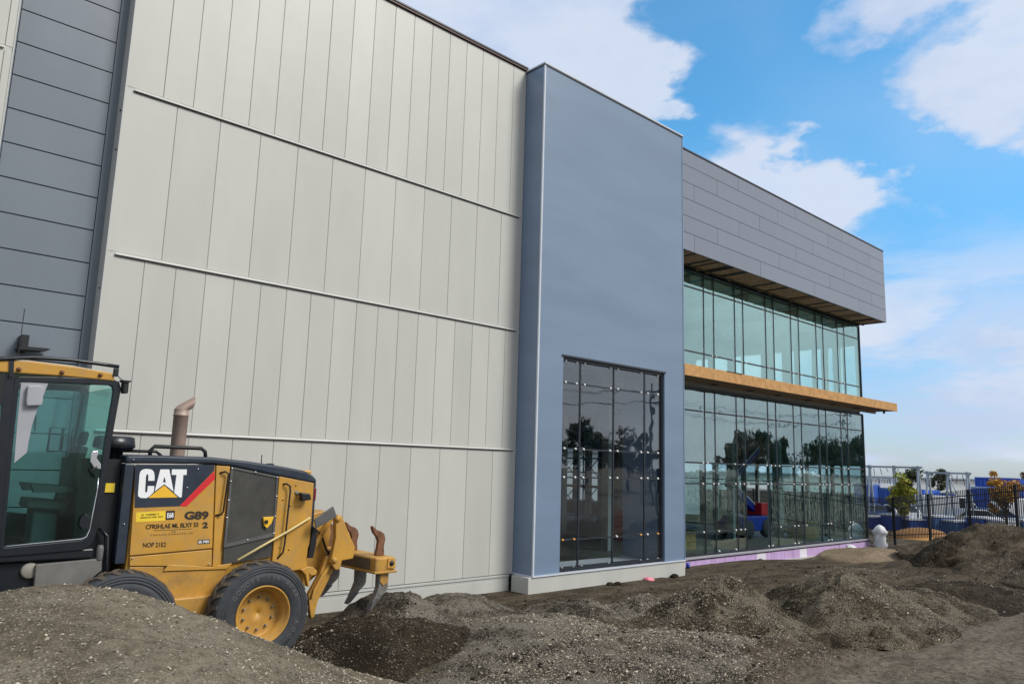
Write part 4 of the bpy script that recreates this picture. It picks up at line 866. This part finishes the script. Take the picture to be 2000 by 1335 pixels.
MB().prism([(2.711,2.247),(2.760,2.306),(2.821,2.257),(2.825,2.112),(2.750,2.091),(2.702,2.164)], YC-.035, YC-.018).build('lower_hinge', M['black_gl'], door, bevel=.01)
for xa, xb in ((2.62,2.78),(2.80,2.92)):
    MB().tube([(xa,Yp(YC-.2),3.08),(xb,Yp(YC-.2),3.08),(xb,Yp(YC-.2),3.42),(xa,Yp(YC-.2),3.42),(xa,Yp(YC-.2),3.08)], .014, 6).build('mirror_frame', M['black'], GR)
# under the cab
MB().box(1.0, 3.0, YC+.08, Yp(YC+.08), 1.15, 1.73).build('cab_base', M['black_gl'], GR, bevel=.02)
MB().prism([(2.28,1.70),(3.02,1.73),(3.03,1.58),(2.92,1.48),(2.9,1.25),(2.3,1.25)], YC-.02, YC+.078).build('step_plate', simple('dusty_grey_plate',(.15,.145,.135),.7,var=.2,dirt=.5), GR, bevel=.01)
MB().lathe_y([(0,YC+.03),(.085,YC+.03),(.095,YC+.04),(.095,YC+.08)], *(2.235,1.626), 24).build('tank_cap', simple('dusty_cap',(.26,.25,.21),.7), GR)
MB().lathe_z([(.04,1.72),(.045,1.86),(.03,1.9),(0,1.9)], 2.99, YC+.0, 12).build('cab_mount', M['dark_metal'], GR)
MB().prism([(1.05,2.05),(-1.2,2.25),(-3.0,1.75),(-3.75,1.65),(-3.75,1.3),(-3.1,1.35),(-1.2,1.85),(1.05,1.45)], YM-.22, YM+.22).build('front_frame', M['yellow2'], GR, bevel=.03)
MB().box(-3.45,-3.15,YN+.4,Yp(YN+.4),.75,1.3).build('front_axle', M['yellow2'], GR, bevel=.03)
bl = [( -.55+.22*math.cos(a), .78+.42*math.sin(a)) for a in np.linspace(2.2, 4.1, 9)]
MB().prism(bl+[(x+.03, z) for x, z in bl[::-1]], YM-1.7, YM+1.7).build('blade', M['steel'], GR)
MB().lathe_z([(.5,1.05),(.6,1.05),(.6,1.18),(.5,1.18),(.5,1.05)], -.45, YM, 32).bar((-.45,YM,1.1),(-3.2,YM,1.3),.15,.12).bar((-.45,YM-.4,1.12),(-.5,YM-.4,1.95),.09,.09).bar((-.45,YM+.4,1.12),(-.5,YM+.4,1.95),.09,.09).build('drawbar', M['yellow2'], GR)
# ---- ripper at the rear
rip = MB().box(7.02, 7.40, 10.74, 12.95, 1.30, 1.53).build('ripper_beam', M['yellow2'], GR, bevel=.035, seg=3)
MB().box(7.0, 7.43, 10.72, 12.97, 1.275, 1.315).build('beam_flange', M['yellow2'], rip, bevel=.01)
MB().prism([(7.24,1.36),(7.40,1.34),(7.39,1.50),(7.25,1.51)], 10.722, 10.738).build('beam_end_plate', M['yellow'], rip)
MB().lathe_y([(0,10.70),(.03,10.70),(.045,10.722)], 7.32, 1.43, 12).build('beam_pin', M['black'], rip)
MB().box(7.005, 7.018, 10.9, 12.8, 1.33, 1.50).build('beam_face', simple('dark_brown_face',(.11,.08,.045),.6,var=.3,dirt=.5), rip)  # thin dark brown sheet over the forward side of the beam
for y, m_ in ((10.86,'steel'), (11.52,'steel'), (12.40,'steel')):
    sh = MB().prism([(7.14,1.30),(7.33,1.30),(7.325,1.04),(7.30,.985),(7.22,.92),(7.10,.82),(7.03,.76),(7.05,.84),(7.11,.96),(7.145,1.05)], y-.06, y+.06).build('ripper_shank', M['steel'], GR, bevel=.012)
    MB().prism([(7.10,.90),(7.20,.885),(7.05,.74),(6.985,.70)], y-.07, y+.07).build('ripper_tip', M['dark_metal'], sh, bevel=.01)
    if y < 11: MB().prism([(7.16,1.27),(7.31,1.27),(7.31,1.12),(7.22,1.08),(7.16,1.14)], y-.075, y-.061).build('shank_guard', M['yellow2'], sh)
for y in (11.0, 11.84, 12.6):
    MB().prism([(7.16,1.53),(7.33,1.53),(7.315,1.68),(7.34,1.80),(7.31,1.88),(7.25,1.92),(7.16,1.95),(7.08,2.02),(7.06,1.99),(7.10,1.90),(7.17,1.83),(7.20,1.76),(7.19,1.66)], y-.04, y+.04).build('ripper_tooth', M['rust'], GR, bevel=.016)
YA = 11.12
for k, y in enumerate((YA, Yp(YA)-.1)):
    arm = MB().prism([(6.514,2.202), (6.583,2.168), (6.738,1.870), (6.858,1.668), (6.832,1.490), (6.625,1.471), (6.598,1.328), (6.514,1.334), (6.422,1.451), (6.448,1.593), (6.486,1.831), (6.468,2.074), (6.452,2.155)], y, y+.1).build('lift_arm', M['yellow'], GR, bevel=.012)
    for q in ((6.499,2.131), (6.482,1.482)): MB().lathe_y([(0,y-.035),(.035,y-.035),(.045,y-.02),(.05,y-.001)], q[0], q[1], 14).build('pivot_pin', M['yellow2'], arm)
    MB().prism([(6.594,1.496), (6.518,1.516), (6.405,1.539), (6.299,1.261), (6.126,0.962), (6.185,0.663), (6.207,0.599), (6.259,0.624), (6.296,0.838), (6.438,1.108), (6.551,1.322)], y+.11, y+.2).build('lower_link', M['yellow2'], GR, bevel=.012)
    MB().prism([(6.157,0.897), (6.190,1.050), (6.316,1.275), (6.468,1.439), (6.421,1.331), (6.274,1.121)], y+.06, y+.109).build('link_rib', M['yellow'], GR)
    MB().bar((5.98,y+.3,1.28), (6.55,y+.3,2.12), .07, .07).build('tilt_rod', M['yellow2'], GR)
    MB().prism([(5.847,1.394), (5.947,1.433), (6.053,1.419), (6.128,1.359), (6.115,1.299), (6.028,1.290), (5.991,1.323), (6.015,1.130), (5.980,1.133), (5.931,1.312)], y-.12, y-.03).build('hitch_bracket', M['yellow'], GR, bevel=.012)
MB().prism([(6.02,2.15),(6.45,2.25),(6.60,1.9),(6.5,1.3),(6.1,1.0),(5.98,1.2),(6.05,1.7)], YA+.35, Yp(YA)-.4).build('hitch_frame', M['yellow2'], GR, bevel=.02)
MB().prism([(5.978,2.148), (6.294,2.346), (6.371,2.185), (6.024,2.014)], 10.93, 10.965).build('mud_flap', M['dark_metal'], GR, bevel=.006)
MB().prism([(6.05,2.02),(6.12,1.98),(6.12,1.75),(6.08,1.55),(6.0,1.55)], YH-.05, YH+.2).build('tail_guard', M['black'], GR)
for k, (y, dz) in enumerate(((11.45,.0),(11.55,.05),(11.95,-.04))):
    MB().tube([(6.03,y,1.95+dz),(6.2,y-.03,2.02+dz),(6.38,y-.05,1.86+dz),(6.5,y-.02,1.62+dz),(6.62,y,1.5+dz)], .018, 8).build('hydraulic_hose', M['black'], GR)
for y in (YC+.12, YC+.2): MB().tube([(3.0,y,2.1),(3.08,y-.05,2.0),(3.12,y-.05,1.5),(3.05,y,1.3)], .02, 8).build('hydraulic_hose', M['black_gl'], GR)
# ================================================================ the black fence beyond the glass corner
def gh(x, y): return float(base_h(np.array([x]), np.array([y]))[0])
FP = [(31.4,3.0),(33.6,8.0),(38.5,14.9),(43.4,21.8),(47.5,27.6)]
FZ = [1.15,.98,.05,.0,.0]
FE = thing('picket_fence', (33.6,8.0,.5), 'long black steel picket fence across the far end of the site', 'fence')
def fpt(s):
    acc = 0
    for i in range(len(FP)-1):
        d = math.dist(FP[i], FP[i+1])
        if s <= acc+d or i == len(FP)-2:
            t = (s-acc)/d; return FP[i][0]+(FP[i+1][0]-FP[i][0])*t, FP[i][1]+(FP[i+1][1]-FP[i][1])*t, FZ[i]+(FZ[i+1]-FZ[i])*t
        acc += d
FL = sum(math.dist(FP[i], FP[i+1]) for i in range(len(FP)-1))
FH = 1.88
pk_me = bpy.data.meshes.new('picket'); w = .0135
pk_me.from_pydata([(-w,-w,0),(w,-w,0),(w,w,0),(-w,w,0),(-w,-w,FH),(w,-w,FH),(w,w,FH),(-w,w,FH),(0,0,FH+.05)], [], [(0,1,5,4),(1,2,6,5),(2,3,7,6),(3,0,4,7),(4,5,8),(5,6,8),(6,7,8),(7,4,8)]); pk_me.update(); pk_me.materials.append(M['fence'])
s = .06
while s < FL:
    x, y, z = fpt(s); o = link('picket', pk_me, None, FE, (x, y, z+.06)); o.rotation_euler = (0, 0, .6); s += .102
s = 1.0
while s < FL:
    x, y, z = fpt(s); MB().box(x-.045, x+.045, y-.045, y+.045, z-.5, z+FH+.04).box(x-.055, x+.055, y-.055, y+.055, z+FH+.04, z+FH+.07).build('post', M['fence'], FE); s += 2.5
for h in (.22, FH-.42, FH-.16):
    for i in range(len(FP)-1):
        MB().bar((*FP[i], FZ[i]+h), (*FP[i+1], FZ[i+1]+h), .035, .04).build('rail', M['fence'], FE)
# ---- white wrapped bundle, orange sand heap
bx, by, bz = (35.967,14.319,0.341)
def lump(name, x, y, z, prof, m, label, cat, wob=.25, seed=0, n=28, jag=6.0):
    vs = []; fs = []
    for i, (r, h) in enumerate(prof):
        for k in range(n):
            a = 2*math.pi*k/n; q = 1+wob*float(vnoise(np.array(math.cos(a)*1.7+i*.35+seed), np.array(math.sin(a)*1.7+i*.6+seed)))*2
            vs.append((x+r*q*math.cos(a), y+r*q*math.sin(a), z+h))
    for i in range(len(prof)-1): fs += [(i*n+k, i*n+(k+1)%n, (i+1)*n+(k+1)%n, (i+1)*n+k) for k in range(n)]
    fs.append(tuple((len(prof)-1)*n+k for k in range(n)))
    mb = MB().add(vs, fs, True)
    return tag(mb.build(name, m), label, cat)
lump('wrapped_bundle', bx, by, bz-.46, [(.26,0),(.28,.12),(.23,.28),(.26,.42),(.21,.52),(.26,.60),(.30,.70),(.24,.82),(.19,.90),(.08,.98),(.02,1.0)], M['tarp'], 'white plastic wrapped bundle standing by the black fence', 'wrapped bundle', .3, 3)
ox, oy, oz_ = (43.934,15.366,-0.188)
lump('sand_heap', ox, oy, oz_-.35, [(1.9,0),(1.55,.35),(1.25,.62),(.9,.80),(.5,.90),(.1,.94)], M['orange_soil'], 'orange sand heap behind the black fence', 'sand heap', .15, 5)
# ---- small litter along the foot of the building
rx, ry = (17.795,13.407)
lump('rag', rx, 13.42, -.02, [(.13,0),(.15,.05),(.1,.09),(.03,.1)], M['pink'], 'pink rag lying at the foot of the tower wall', 'rag', .5, 9)
hs = thing('drain_pipe', (19.95,14.55,-.05), 'blue plastic pipe end at the corner of the purple boards', 'pipe')
hx, hz_ = (21.286,0.103)
MB().tube([(hx-.02,14.5,.13),(hx-.015,14.5,-.03)], .06, 14).build('pipe_body', M['blue_hose'], hs)
MB().tube([(hx-.015,14.5,-.03),(hx+.02,14.45,-.12),(hx+.1,14.38,-.2)], .052, 12).build('pipe_boot', M['black'], hs)
lx, ly = (32.568,14.216)
lump('plastic_sheet', 33.582, 14.66, -.42, [(.28,0),(.3,.2),(.22,.42),(.12,.5)], M['tarp'], 'crumpled white plastic sheet near the right end of the purple boards', 'plastic sheet', .4, 12)
sx_ = 25.899
lump('rock', sx_, 14.55, -.18, [(.12,0),(.14,.07),(.09,.14),(.02,.16)], M['dark_metal'], 'dark rock leaning on the purple foam boards', 'rock', .4, 15)
lump('board_scrap', 26.598, 14.35, -.16, [(.22,0),(.23,.03),(.2,.05)], M['pink'], 'thin salmon scrap lying below the purple boards', 'scrap', .5, 17)
for k, (qx, qy) in enumerate(((16.395,13.380), (19.063,13.588), (16.145,13.435))):
    lump('clod', qx, min(qy, 13.47), -.03, [(.11,0),(.12,.05),(.06,.1),(.02,.11)], M['soil_dark'], ('dark soil clod at the tower foot left of the pink rag', 'dark soil clod at the tower foot between rag and blue pipe', 'dark soil clod lowest along the tower footing')[k], 'soil clod', .5, 20+k)
# ================================================================ inside the hall
lift = thing('boom_lift', (30.6,18.2,.2), 'blue boom lift with folded arms parked behind the glass', 'boom lift')
MB().prism([(30.0,.5),(32.3,.5),(32.4,.9),(31.9,1.15),(30.3,1.15),(29.95,.85)], 17.6, 18.8).build('chassis', M['blue2'], lift, bevel=.05)
for x in (30.4,31.9):
    for y in (17.5,18.7): MB().lathe_y([(.0,y),(.2,y),(.36,y+.03),(.4,y+.1),(.36,y+.24),(.0,y+.26)], x, .6, 20).build('wheel', M['rubber'], lift)
MB().bar((31.9,18.1,1.3), (29.6,18.1,2.55), .28, .24).build('lower_boom', M['blue2'], lift)
MB().bar((29.6,18.1,2.6), (32.2,18.1,4.1), .26, .22).build('upper_boom', M['blue2'], lift)
MB().bar((31.85,17.96,1.48), (29.62,17.96,2.70), .05, .03).bar((29.7,17.97,2.78), (32.1,17.97,4.22), .05, .03).build('boom_stripe', M['white_paint'], lift)
MB().bar((32.15,18.1,4.05), (33.6,18.1,4.75), .30, .22).build('jib', simple('jib_olive',(.05,.07,.03),.6), lift)
MB().box(31.6,32.35,17.65,18.75,1.16,1.7).build('counterweight', M['red'], lift, bevel=.04)
sc_i = 0
scf = thing('scaffold', (31.0,27.5,.2), 'blue-grey scaffold tower with cross braces inside the hall', 'scaffold')
for yy in (25.6, 27.2, 28.8, 30.4):
    for xx in (30.4, 31.6): MB().tube([(xx,yy,.2),(xx,yy,5.4)], .04, 6).build('standard', M['blue_lt'], scf)
for z in (.5,1.25,2.0,2.75,3.5,4.25,5.0):
    for xx in (30.4, 31.6): MB().tube([(xx,25.6,z),(xx,30.4,z)], .03, 6).build('ledger', M['blue_lt'], scf)
for z in (.5,2.0,3.5):
    for y0 in (25.6,27.2,28.8): MB().tube([(30.4,y0,z),(30.4,y0+1.6,z+1.5)], .025, 6).tube([(31.6,y0,z+1.5),(31.6,y0+1.6,z)], .025, 6).build('brace', M['blue_lt'], scf)
for z in (2.02,): MB().box(30.45,31.55,25.6,30.4,z,z+.05).build('deck_board', M['wood'], scf)
def crate(x0, x1, y0, y1, z0, z1, m, name, lab, cat, n=5):
    t = thing(name, ((x0+x1)/2,(y0+y1)/2,z0), lab, cat); k = (z1-z0)/n
    for i in range(n): MB().box(x0+.02*random.random(), x1-.02*random.random(), y0, y1, z0+i*k, z0+(i+1)*k-.015).build('board', m, t)
    for x in (x0+.1, x1-.2): MB().box(x, x+.1, y0-.02, y1+.02, z1-.01, z1+.02).build('strap', M['black'], t)
crate(24.7,25.9,19.6,20.6,.2,1.35,M['red'],'crate_stack','red crate stack glimpsed low through the tower window','crate')
crate(23.4,24.6,16.4,17.6,.2,.85,M['wood'],'board_stack','stack of pale boards on the floor behind the lower glass','boards')
crate(33.0,34.2,16.3,17.2,.2,.95,simple('crate_plywood',(.30,.19,.08),.7,var=.2),'crate_stack','brown board crate near the glass corner','crate')
crate(21.9,22.5,16.0,16.6,.2,1.15,M['red'],'crate_stack','small red crate behind the first lower panes','crate')
# ================================================================ the yard beyond the fence
def aframe(x, y, z, rz, L_, Hh, lab):
    t = thing('steel_frame', (0,0,0), lab, 'steel frame', 'galvanised frames in the yard')
    for u in (0, L_*.52, L_):
        MB().bar((u-.0,-.75,0), (u+.02,-.06,Hh), .11, .11).build('leg', M['galv'], t)
        MB().bar((u-.0,.75,0), (u+.02,.06,Hh), .11, .11).build('leg', M['galv'], t)
        MB().box(u-.08,u+.12,-.14,.14,Hh-.05,Hh+.19).build('head_plate', M['galv'], t)
    MB().box(-.25,L_+.25,-.06,.06,Hh+.03,Hh+.15).build('cross_beam', M['galv'], t)
    for i in range(7):
        u = L_*(i+.7)/7.6; MB().bar((u,0,Hh), (u+random.uniform(-.15,.15),0,Hh-random.uniform(.2,.7)), .035, .035).build('hanger', M['dark_metal'], t)
    MB().bar((L_*.52,0,Hh-.05), (L_*.75,0,Hh-1.4), .06, .06).build('stay', M['galv'], t)
    t.location = (x, y, z); t.rotation_euler = (0,0,rz); return t
q = (54.351,22.144,0.529); q2 = (54.616,19.107,0.723)
def fr(qa, qb, ztop, lab, z0=-.5):
    rz = math.atan2(qb[1]-qa[1], qb[0]-qa[0]); return aframe(qa[0], qa[1], z0, rz, math.dist(qa[:2], qb[:2]), ztop-z0-.2, lab)
fr(q, q2, 3.75, 'galvanised steel frame nearest the glass corner, hung with short chains')
fr((56.189,19.044,0.695), (55.881,16.539,0.866), 3.45, 'galvanised steel frame standing between the two leafy trees')
fr((68.853,28.227,-0.169), (70.293,26.891,-0.110), 2.85, 'smaller galvanised frame seen through the one at the glass corner')
def container(qa, qb, dep, z0, z1, m, lab, stripe=True):
    L_ = math.dist(qa[:2], qb[:2]); rz = math.atan2(qb[1]-qa[1], qb[0]-qa[0])
    t = thing('container', (0,0,0), lab, 'container')
    MB().box(.06,L_-.06,.06,dep-.06,.1,z1-z0-.06).build('body', m, t)
    n = int(L_/.4)
    rb = MB()
    for i in range(n): rb.box(.1+i*(L_-.2)/n, .1+(i+.55)*(L_-.2)/n, .02, .061, .16, z1-z0-.16)
    rb.build('corrugation', m, t)
    for a, b_ in ((0,.14),(L_-.14,L_)): MB().box(a,b_,-.01,.14,0,z1-z0).build('corner_post', m, t)
    MB().box(.14,L_-.14,-.005,.12,z1-z0-.14,z1-z0).build('top_rail', M['blue_lt'] if stripe else m, t)
    MB().box(.14,L_-.14,-.005,.12,0,.14).build('bottom_rail', m, t)
    t.location = (qa[0], qa[1], z0); t.rotation_euler = (0,0,rz); return t
container((64.849,27.756,-0.056), (64.988,26.231,0.042), 2.4, -.5, 2.25, M['blue'], 'blue container just beside the glass corner')
container((63.219,25.082,0.154), (62.517,21.546,0.401), 2.4, -.5, 2.1, M['blue'], 'blue container behind the yellow-green tree')
container((70.512,23.898,0.082), (70.659,22.366,0.180), 2.4, -.5, 1.75, M['blue'], 'blue container between the legs of the second frame')
container((70.675,20.955,0.272), (68.762,17.149,0.562), 2.4, -.5, 2.35, M['blue'], 'long blue container below the stacked one at the right')
container((71.710,20.693,0.268), (69.645,17.028,0.552), 2.4, 2.36, 3.15, M['blue'], 'low blue container stacked highest at the right edge', False)
container((74.887,17.048,0.443), (72.932,13.281,0.731), 2.4, -.5, 2.2, M['blue'], 'blue container beyond the right edge of the view')
container((67.116,27.048,-0.055), (66.473,26.249,0.010), 2.2, -.5, 2.4, M['white_paint'], 'white container squeezed between two blue ones', False)
def car(kind, paint, lab, loc, rz):
    t = thing('parked_car', (0,0,0), lab, 'van' if kind == 'van' else 'car', 'vehicles parked behind the fence')
    if kind == 'van':
        prof = [(-2.5,.35),(2.45,.35),(2.5,.8),(2.3,1.1),(1.75,1.25),(1.2,2.15),(-2.4,2.2),(-2.5,2.0)]; gl = [(1.62,1.3),(1.15,2.02),(.35,2.05),(.35,1.3)]
    else:
        prof = [(-2.2,.35),(2.2,.35),(2.25,.7),(2.05,.9),(1.0,1.0),(.35,1.45),(-1.2,1.48),(-1.85,1.05),(-2.2,.98)]; gl = [(.85,1.03),(.3,1.40),(-1.1,1.42),(-1.6,1.05)]
    MB().prism(prof, -.88, .88).build('body', paint, t, bevel=.08, seg=3)
    MB().prism(gl, -.895, -.87).build('side_window', M['car_glass'], t); MB().prism(gl, .87, .895).build('side_window', M['car_glass'], t)
    f = prof[4:6]; a, b_ = Vector((f[0][0],0,f[0][1])), Vector((f[1][0],0,f[1][1])); d = (b_-a); nn = Vector((d.z,0,-d.x)).normalized()*.012
    w0, w1 = a+d*.12+nn, a+d*.9+nn
    MB().add([(w0.x,-.72,w0.z),(w0.x,.72,w0.z),(w1.x,.66,w1.z),(w1.x,-.66,w1.z),(w0.x-.03,-.72,w0.z-.03),(w0.x-.03,.72,w0.z-.03),(w1.x-.03,.66,w1.z-.03),(w1.x-.03,-.66,w1.z-.03)], [(0,1,2,3),(7,6,5,4),(0,4,5,1),(1,5,6,2),(2,6,7,3),(3,7,4,0)]).build('windscreen', M['car_glass'], t)
    for x in (-1.35,1.4):
        for y in (-.9,.68):
            MB().lathe_y([(.0,y),(.2,y),(.3,y+.02),(.34,y+.06),(.32,y+.2),(0,y+.22)], x, .34, 20).build('wheel', M['rubber'], t)
    for y in (-.72,.5): MB().box(prof[2][0]-.06,prof[2][0]+.01,y,y+.22,.66,.8).build('headlight', M['white'], t)
    t.location = loc; t.rotation_euler = (0,0,rz); return t
def gq(q): return (q[0], q[1], -.5)
car('car', M['white_paint'], 'white car behind the fence just right of the wrapped bundle', gq((58.223,21.501,-0.223)), -2.4)
car('car', M['navy_car'], 'dark blue car behind the fence left of the wrapped bundle', gq((57.610,23.468,-0.353)), -2.5)
car('van', M['white_paint'], 'white van behind the fence below the second steel frame', gq((64.002,20.336,-0.304)), -.75)
car('car', M['silver'], 'silver car behind the fence beside the tallest earth heap', gq((59.677,17.356,0.046)), -.7)
car('car', M['navy_car'], 'blue car behind the fence right of the white van', gq((63.043,17.030,-0.028)), -.72)
car('van', M['white_paint'], 'white van behind the fence at the right edge of the picture', gq((67.322,15.858,-0.065)), -.72)
car('car', M['white_paint'], 'white car in the back row under the yellow-green tree', gq((66.038,22.554,-0.135)), -.8)
def bin_(q, L_, hh, m, lab, rz):
    t = thing('storage_bin', (0,0,0), lab, 'storage bin', 'storage bins behind the fence')
    MB().box(0,L_,0,1.1,.12,hh).build('body', m, t)
    n = int(L_/.3); rb = MB()
    for i in range(n): rb.box(i*L_/n+.05, i*L_/n+.17, -.035, -.001, .2, hh-.1)
    rb.build('rib', m, t); MB().box(-.03,L_+.03,-.05,1.15,hh,hh+.09).build('rim', M['white_paint'], t)
    for x in (.1, L_-.25): MB().box(x,x+.15,.05,1.05,0,.12).build('foot', M['dark_metal'], t)
    t.location = (q[0], q[1], -.5); t.rotation_euler = (0,0,rz)
for q, L_, hh, mk, lab in (((49.091,20.184,0.144),1.7,.95,'blue','blue ribbed storage bin beside the glass corner'), ((49.050,18.824,0.247),1.2,1.15,'blue','tall blue storage bin left of the orange sand heap'),
      ((49.306,17.887,0.310),1.5,.95,'blue','blue ribbed storage bin right behind the orange sand heap'), ((49.836,16.696,0.384),1.3,1.2,'blue_lt','tall light blue storage bin under the second steel frame'),
      ((49.601,15.516,0.480),1.6,1.0,'blue_lt','light blue storage bin left of the tallest earth heap'), ((49.497,14.214,0.581),1.4,1.3,'blue','blue storage bin behind the tallest earth heap'),
      ((49.263,13.033,0.677),1.3,1.2,'white_paint','white storage bin beside the orange autumn tree'), ((50.137,12.222,0.712),1.5,1.3,'blue_lt','light blue storage bin at the right edge of the picture')):
    bin_(q, L_, hh, M[mk], lab, -.62)
# ================================================================ trees and poles
def tree(x, y, z, h, spread, leafm, lab, nl, trunk_h=.35, leaf=.16, seed=0, name='leafy_tree', lean=0.0, upright=False, grp=None):
    rs = np.random.default_rng(seed); t = thing(name, (x, y, z), lab, 'tree', grp)
    mb = MB(); tips = []
    mb.tube([(x,y,z),(x+lean*.3,y,z+h*trunk_h*.6),(x+lean*.6,y,z+h*.6),(x+lean,y,z+h*.92)], [.035*h*.6,.028*h*.6,.016*h*.6,.004*h], 7)
    for i in range(11):
        a = rs.random()*6.28; hb = z+h*(trunk_h*.7+rs.random()*.45); le = spread*(.5+.5*rs.random())*(1.1-.5*(hb-z)/h)
        up = h*(.12+.22*rs.random())*(1.7 if upright else 1)
        p0 = Vector((x+lean*.4,y,hb)); p2 = p0+Vector((math.cos(a)*le, math.sin(a)*le, up)); p1 = (p0+p2)/2+Vector((0,0,-up*.15))
        mb.tube([p0,p1,p2], [.011*h,.007*h,.002*h], 5); tips += [p2, p1*.4+p2*.6, (p1+p2)/2]
    tips += [Vector((x+lean,y,z+h*.9)), Vector((x+lean,y,z+h*.78))]
    mb.build('trunk', M['bark'], t)
    c = np.array([tuple(v) for v in tips]); k = rs.integers(0, len(c), nl); R_ = spread*.36
    off = rs.normal(size=(nl,3)); off /= np.linalg.norm(off, axis=1)[:,None]; off *= (R_*(.35+.75*rs.random(nl)**.6)*rs.uniform(.5,1.2,len(c))[k])[:,None]; off[:,2] *= .75
    P = c[k]+off; P[:,2] = np.maximum(P[:,2], z+h*trunk_h*.55)
    nrm = rs.normal(size=(nl,3)); nrm /= np.linalg.norm(nrm, axis=1)[:,None]; u = np.cross(nrm, rs.normal(size=(nl,3))); u /= np.linalg.norm(u, axis=1)[:,None]; v = np.cross(nrm, u)
    s_ = leaf*(.6+.8*rs.random(nl))[:,None]
    co = np.stack([P+u*s_, P+v*s_*.55, P-u*s_, P-v*s_*.55], 1).reshape(-1,3)
    me = quad_mesh('crown', co, np.arange(nl*4).reshape(-1,4)); me.polygons.foreach_set('use_smooth', np.zeros(nl, bool))
    link('crown', me, leafm, t); return t
q = (49.540,18.235,0.885); tree(q[0], q[1], -.4, 3.0, .85, M['leaf_y'], 'yellow-green upright tree behind the fence beside the first steel frame', 5200, .22, .075, 1, upright=True)
q = (49.397,12.785,1.246); tree(q[0], q[1], -.3, 3.45, .85, M['leaf_o'], 'orange autumn tree behind the fence at the right edge', 3600, .25, .07, 2, upright=True)
for i, (px, dep, hh, lab) in enumerate((((102.731,36.712,1.093),95,4.3,'small dark far tree seen just above the first steel frame'), ((108.405,35.617,1.128),98,4.5,'small dark far tree between the two steel frames'), ((95.357,22.709,1.768),80,4.0,'bronze far tree at the right edge behind the containers'))):
    tree(px[0], px[1], -.5, hh, 1.4, M['leaf_g'] if i < 2 else M['leaf_r'], lab, 700, .5, .2, 30+i)
bw = thing('far_warehouse', (150,70,-.5), 'long pale far warehouse low on the horizon beyond the yard', 'warehouse')
MB().bar((95,118,1.0),(190,40,1.0),3.2,14).build('wall', M['white_wall'], bw)
MB().bar((95,118,2.75),(190,40,2.75),.25,15).build('roof', M['galv'], bw)
sh_ = thing('white_backdrop', (47,44,-.5), 'added bright white shed seen through the openings of the far end wall', 'backdrop')  # added white block that makes the openings read bright, where only sky stands
MB().bar((42.5,50.5,1.9),(55,36.5,1.9),4.6,7).build('wall', M['white_paint'], sh_)
MB().bar((42.2,50.8,4.3),(55.3,36.2,4.3),.22,7.6).build('roof', M['galv'], sh_)
# across the street, behind the photographer: what the panes mirror
TT = [(80,-44,10.5,4.4,'leaf_g','tallest dark tree across the street mirrored in the right half of the tower window'),(92,-46,9.6,4.2,'leaf_r','bronze tree across the street next to the tallest one'),
      (66,-52,5.0,2.6,'leaf_g','low dark tree across the street mirrored in the left of the tower window'),(88,-22,8.6,3.6,'leaf_r','bronze tree across the street mirrored in the first lower panes'),
      (97,-24,9.6,3.8,'leaf_g','dark round tree across the street mirrored left of the open bay'),(108,-20,8.8,3.8,'leaf_g','dark round tree across the street mirrored right of the open bay'),
      (120,-20,10.0,4.0,'leaf_g','dark dense tree across the street beside the farthest pole'),(136,-19,7.4,3.6,'leaf_r','low bronze tree across the street mirrored near the middle panes')]
for i, (x, y, h, s_, lm, lab) in enumerate(TT): tree(x, y, -.5, h, s_, M[lm], lab, 2600, .22, .34, 50+i, grp=None)
poles = []
for i, (x, y, lab) in enumerate(((28,-24,'timber utility pole across the street carrying four wires, first of three'), (62,-19,'timber utility pole across the street beside the mirrored trees, middle of three'), (100,-14,'timber utility pole across the street farthest along the wires'))):
    t = thing('utility_pole', (x, y, -.5), lab, 'utility pole')
    MB().tube([(x,y,-.5),(x,y,11.5)], [.16,.11], 10).build('pole', M['wood_pole'], t)
    MB().box(x-.08,x+.08,y-1.2,y+1.2,10.6,10.75).box(x-.08,x+.08,y-.9,y+.9,9.5,9.62).build('crossarm', M['wood_pole'], t); poles.append((x, y))
for k, (dy, z) in enumerate(((-1.1,10.8),(1.1,10.8),(-.8,9.68),(.8,9.68))):
    mb = MB()
    for i in range(2):
        (xa, ya), (xb, yb) = poles[i], poles[i+1]
        mb.tube([(xa+(xb-xa)*t, ya+(yb-ya)*t+dy, z-1.1*4*t*(1-t)) for t in np.linspace(0,1,13)], .022, 5)
    tag(mb.build('power_line', M['black']), ('upper power line on the far crossarm ends','upper power line on the near crossarm ends','lower power line on the far crossarm ends','lower power line on the near crossarm ends')[k], 'power line', 'wires between the utility poles')
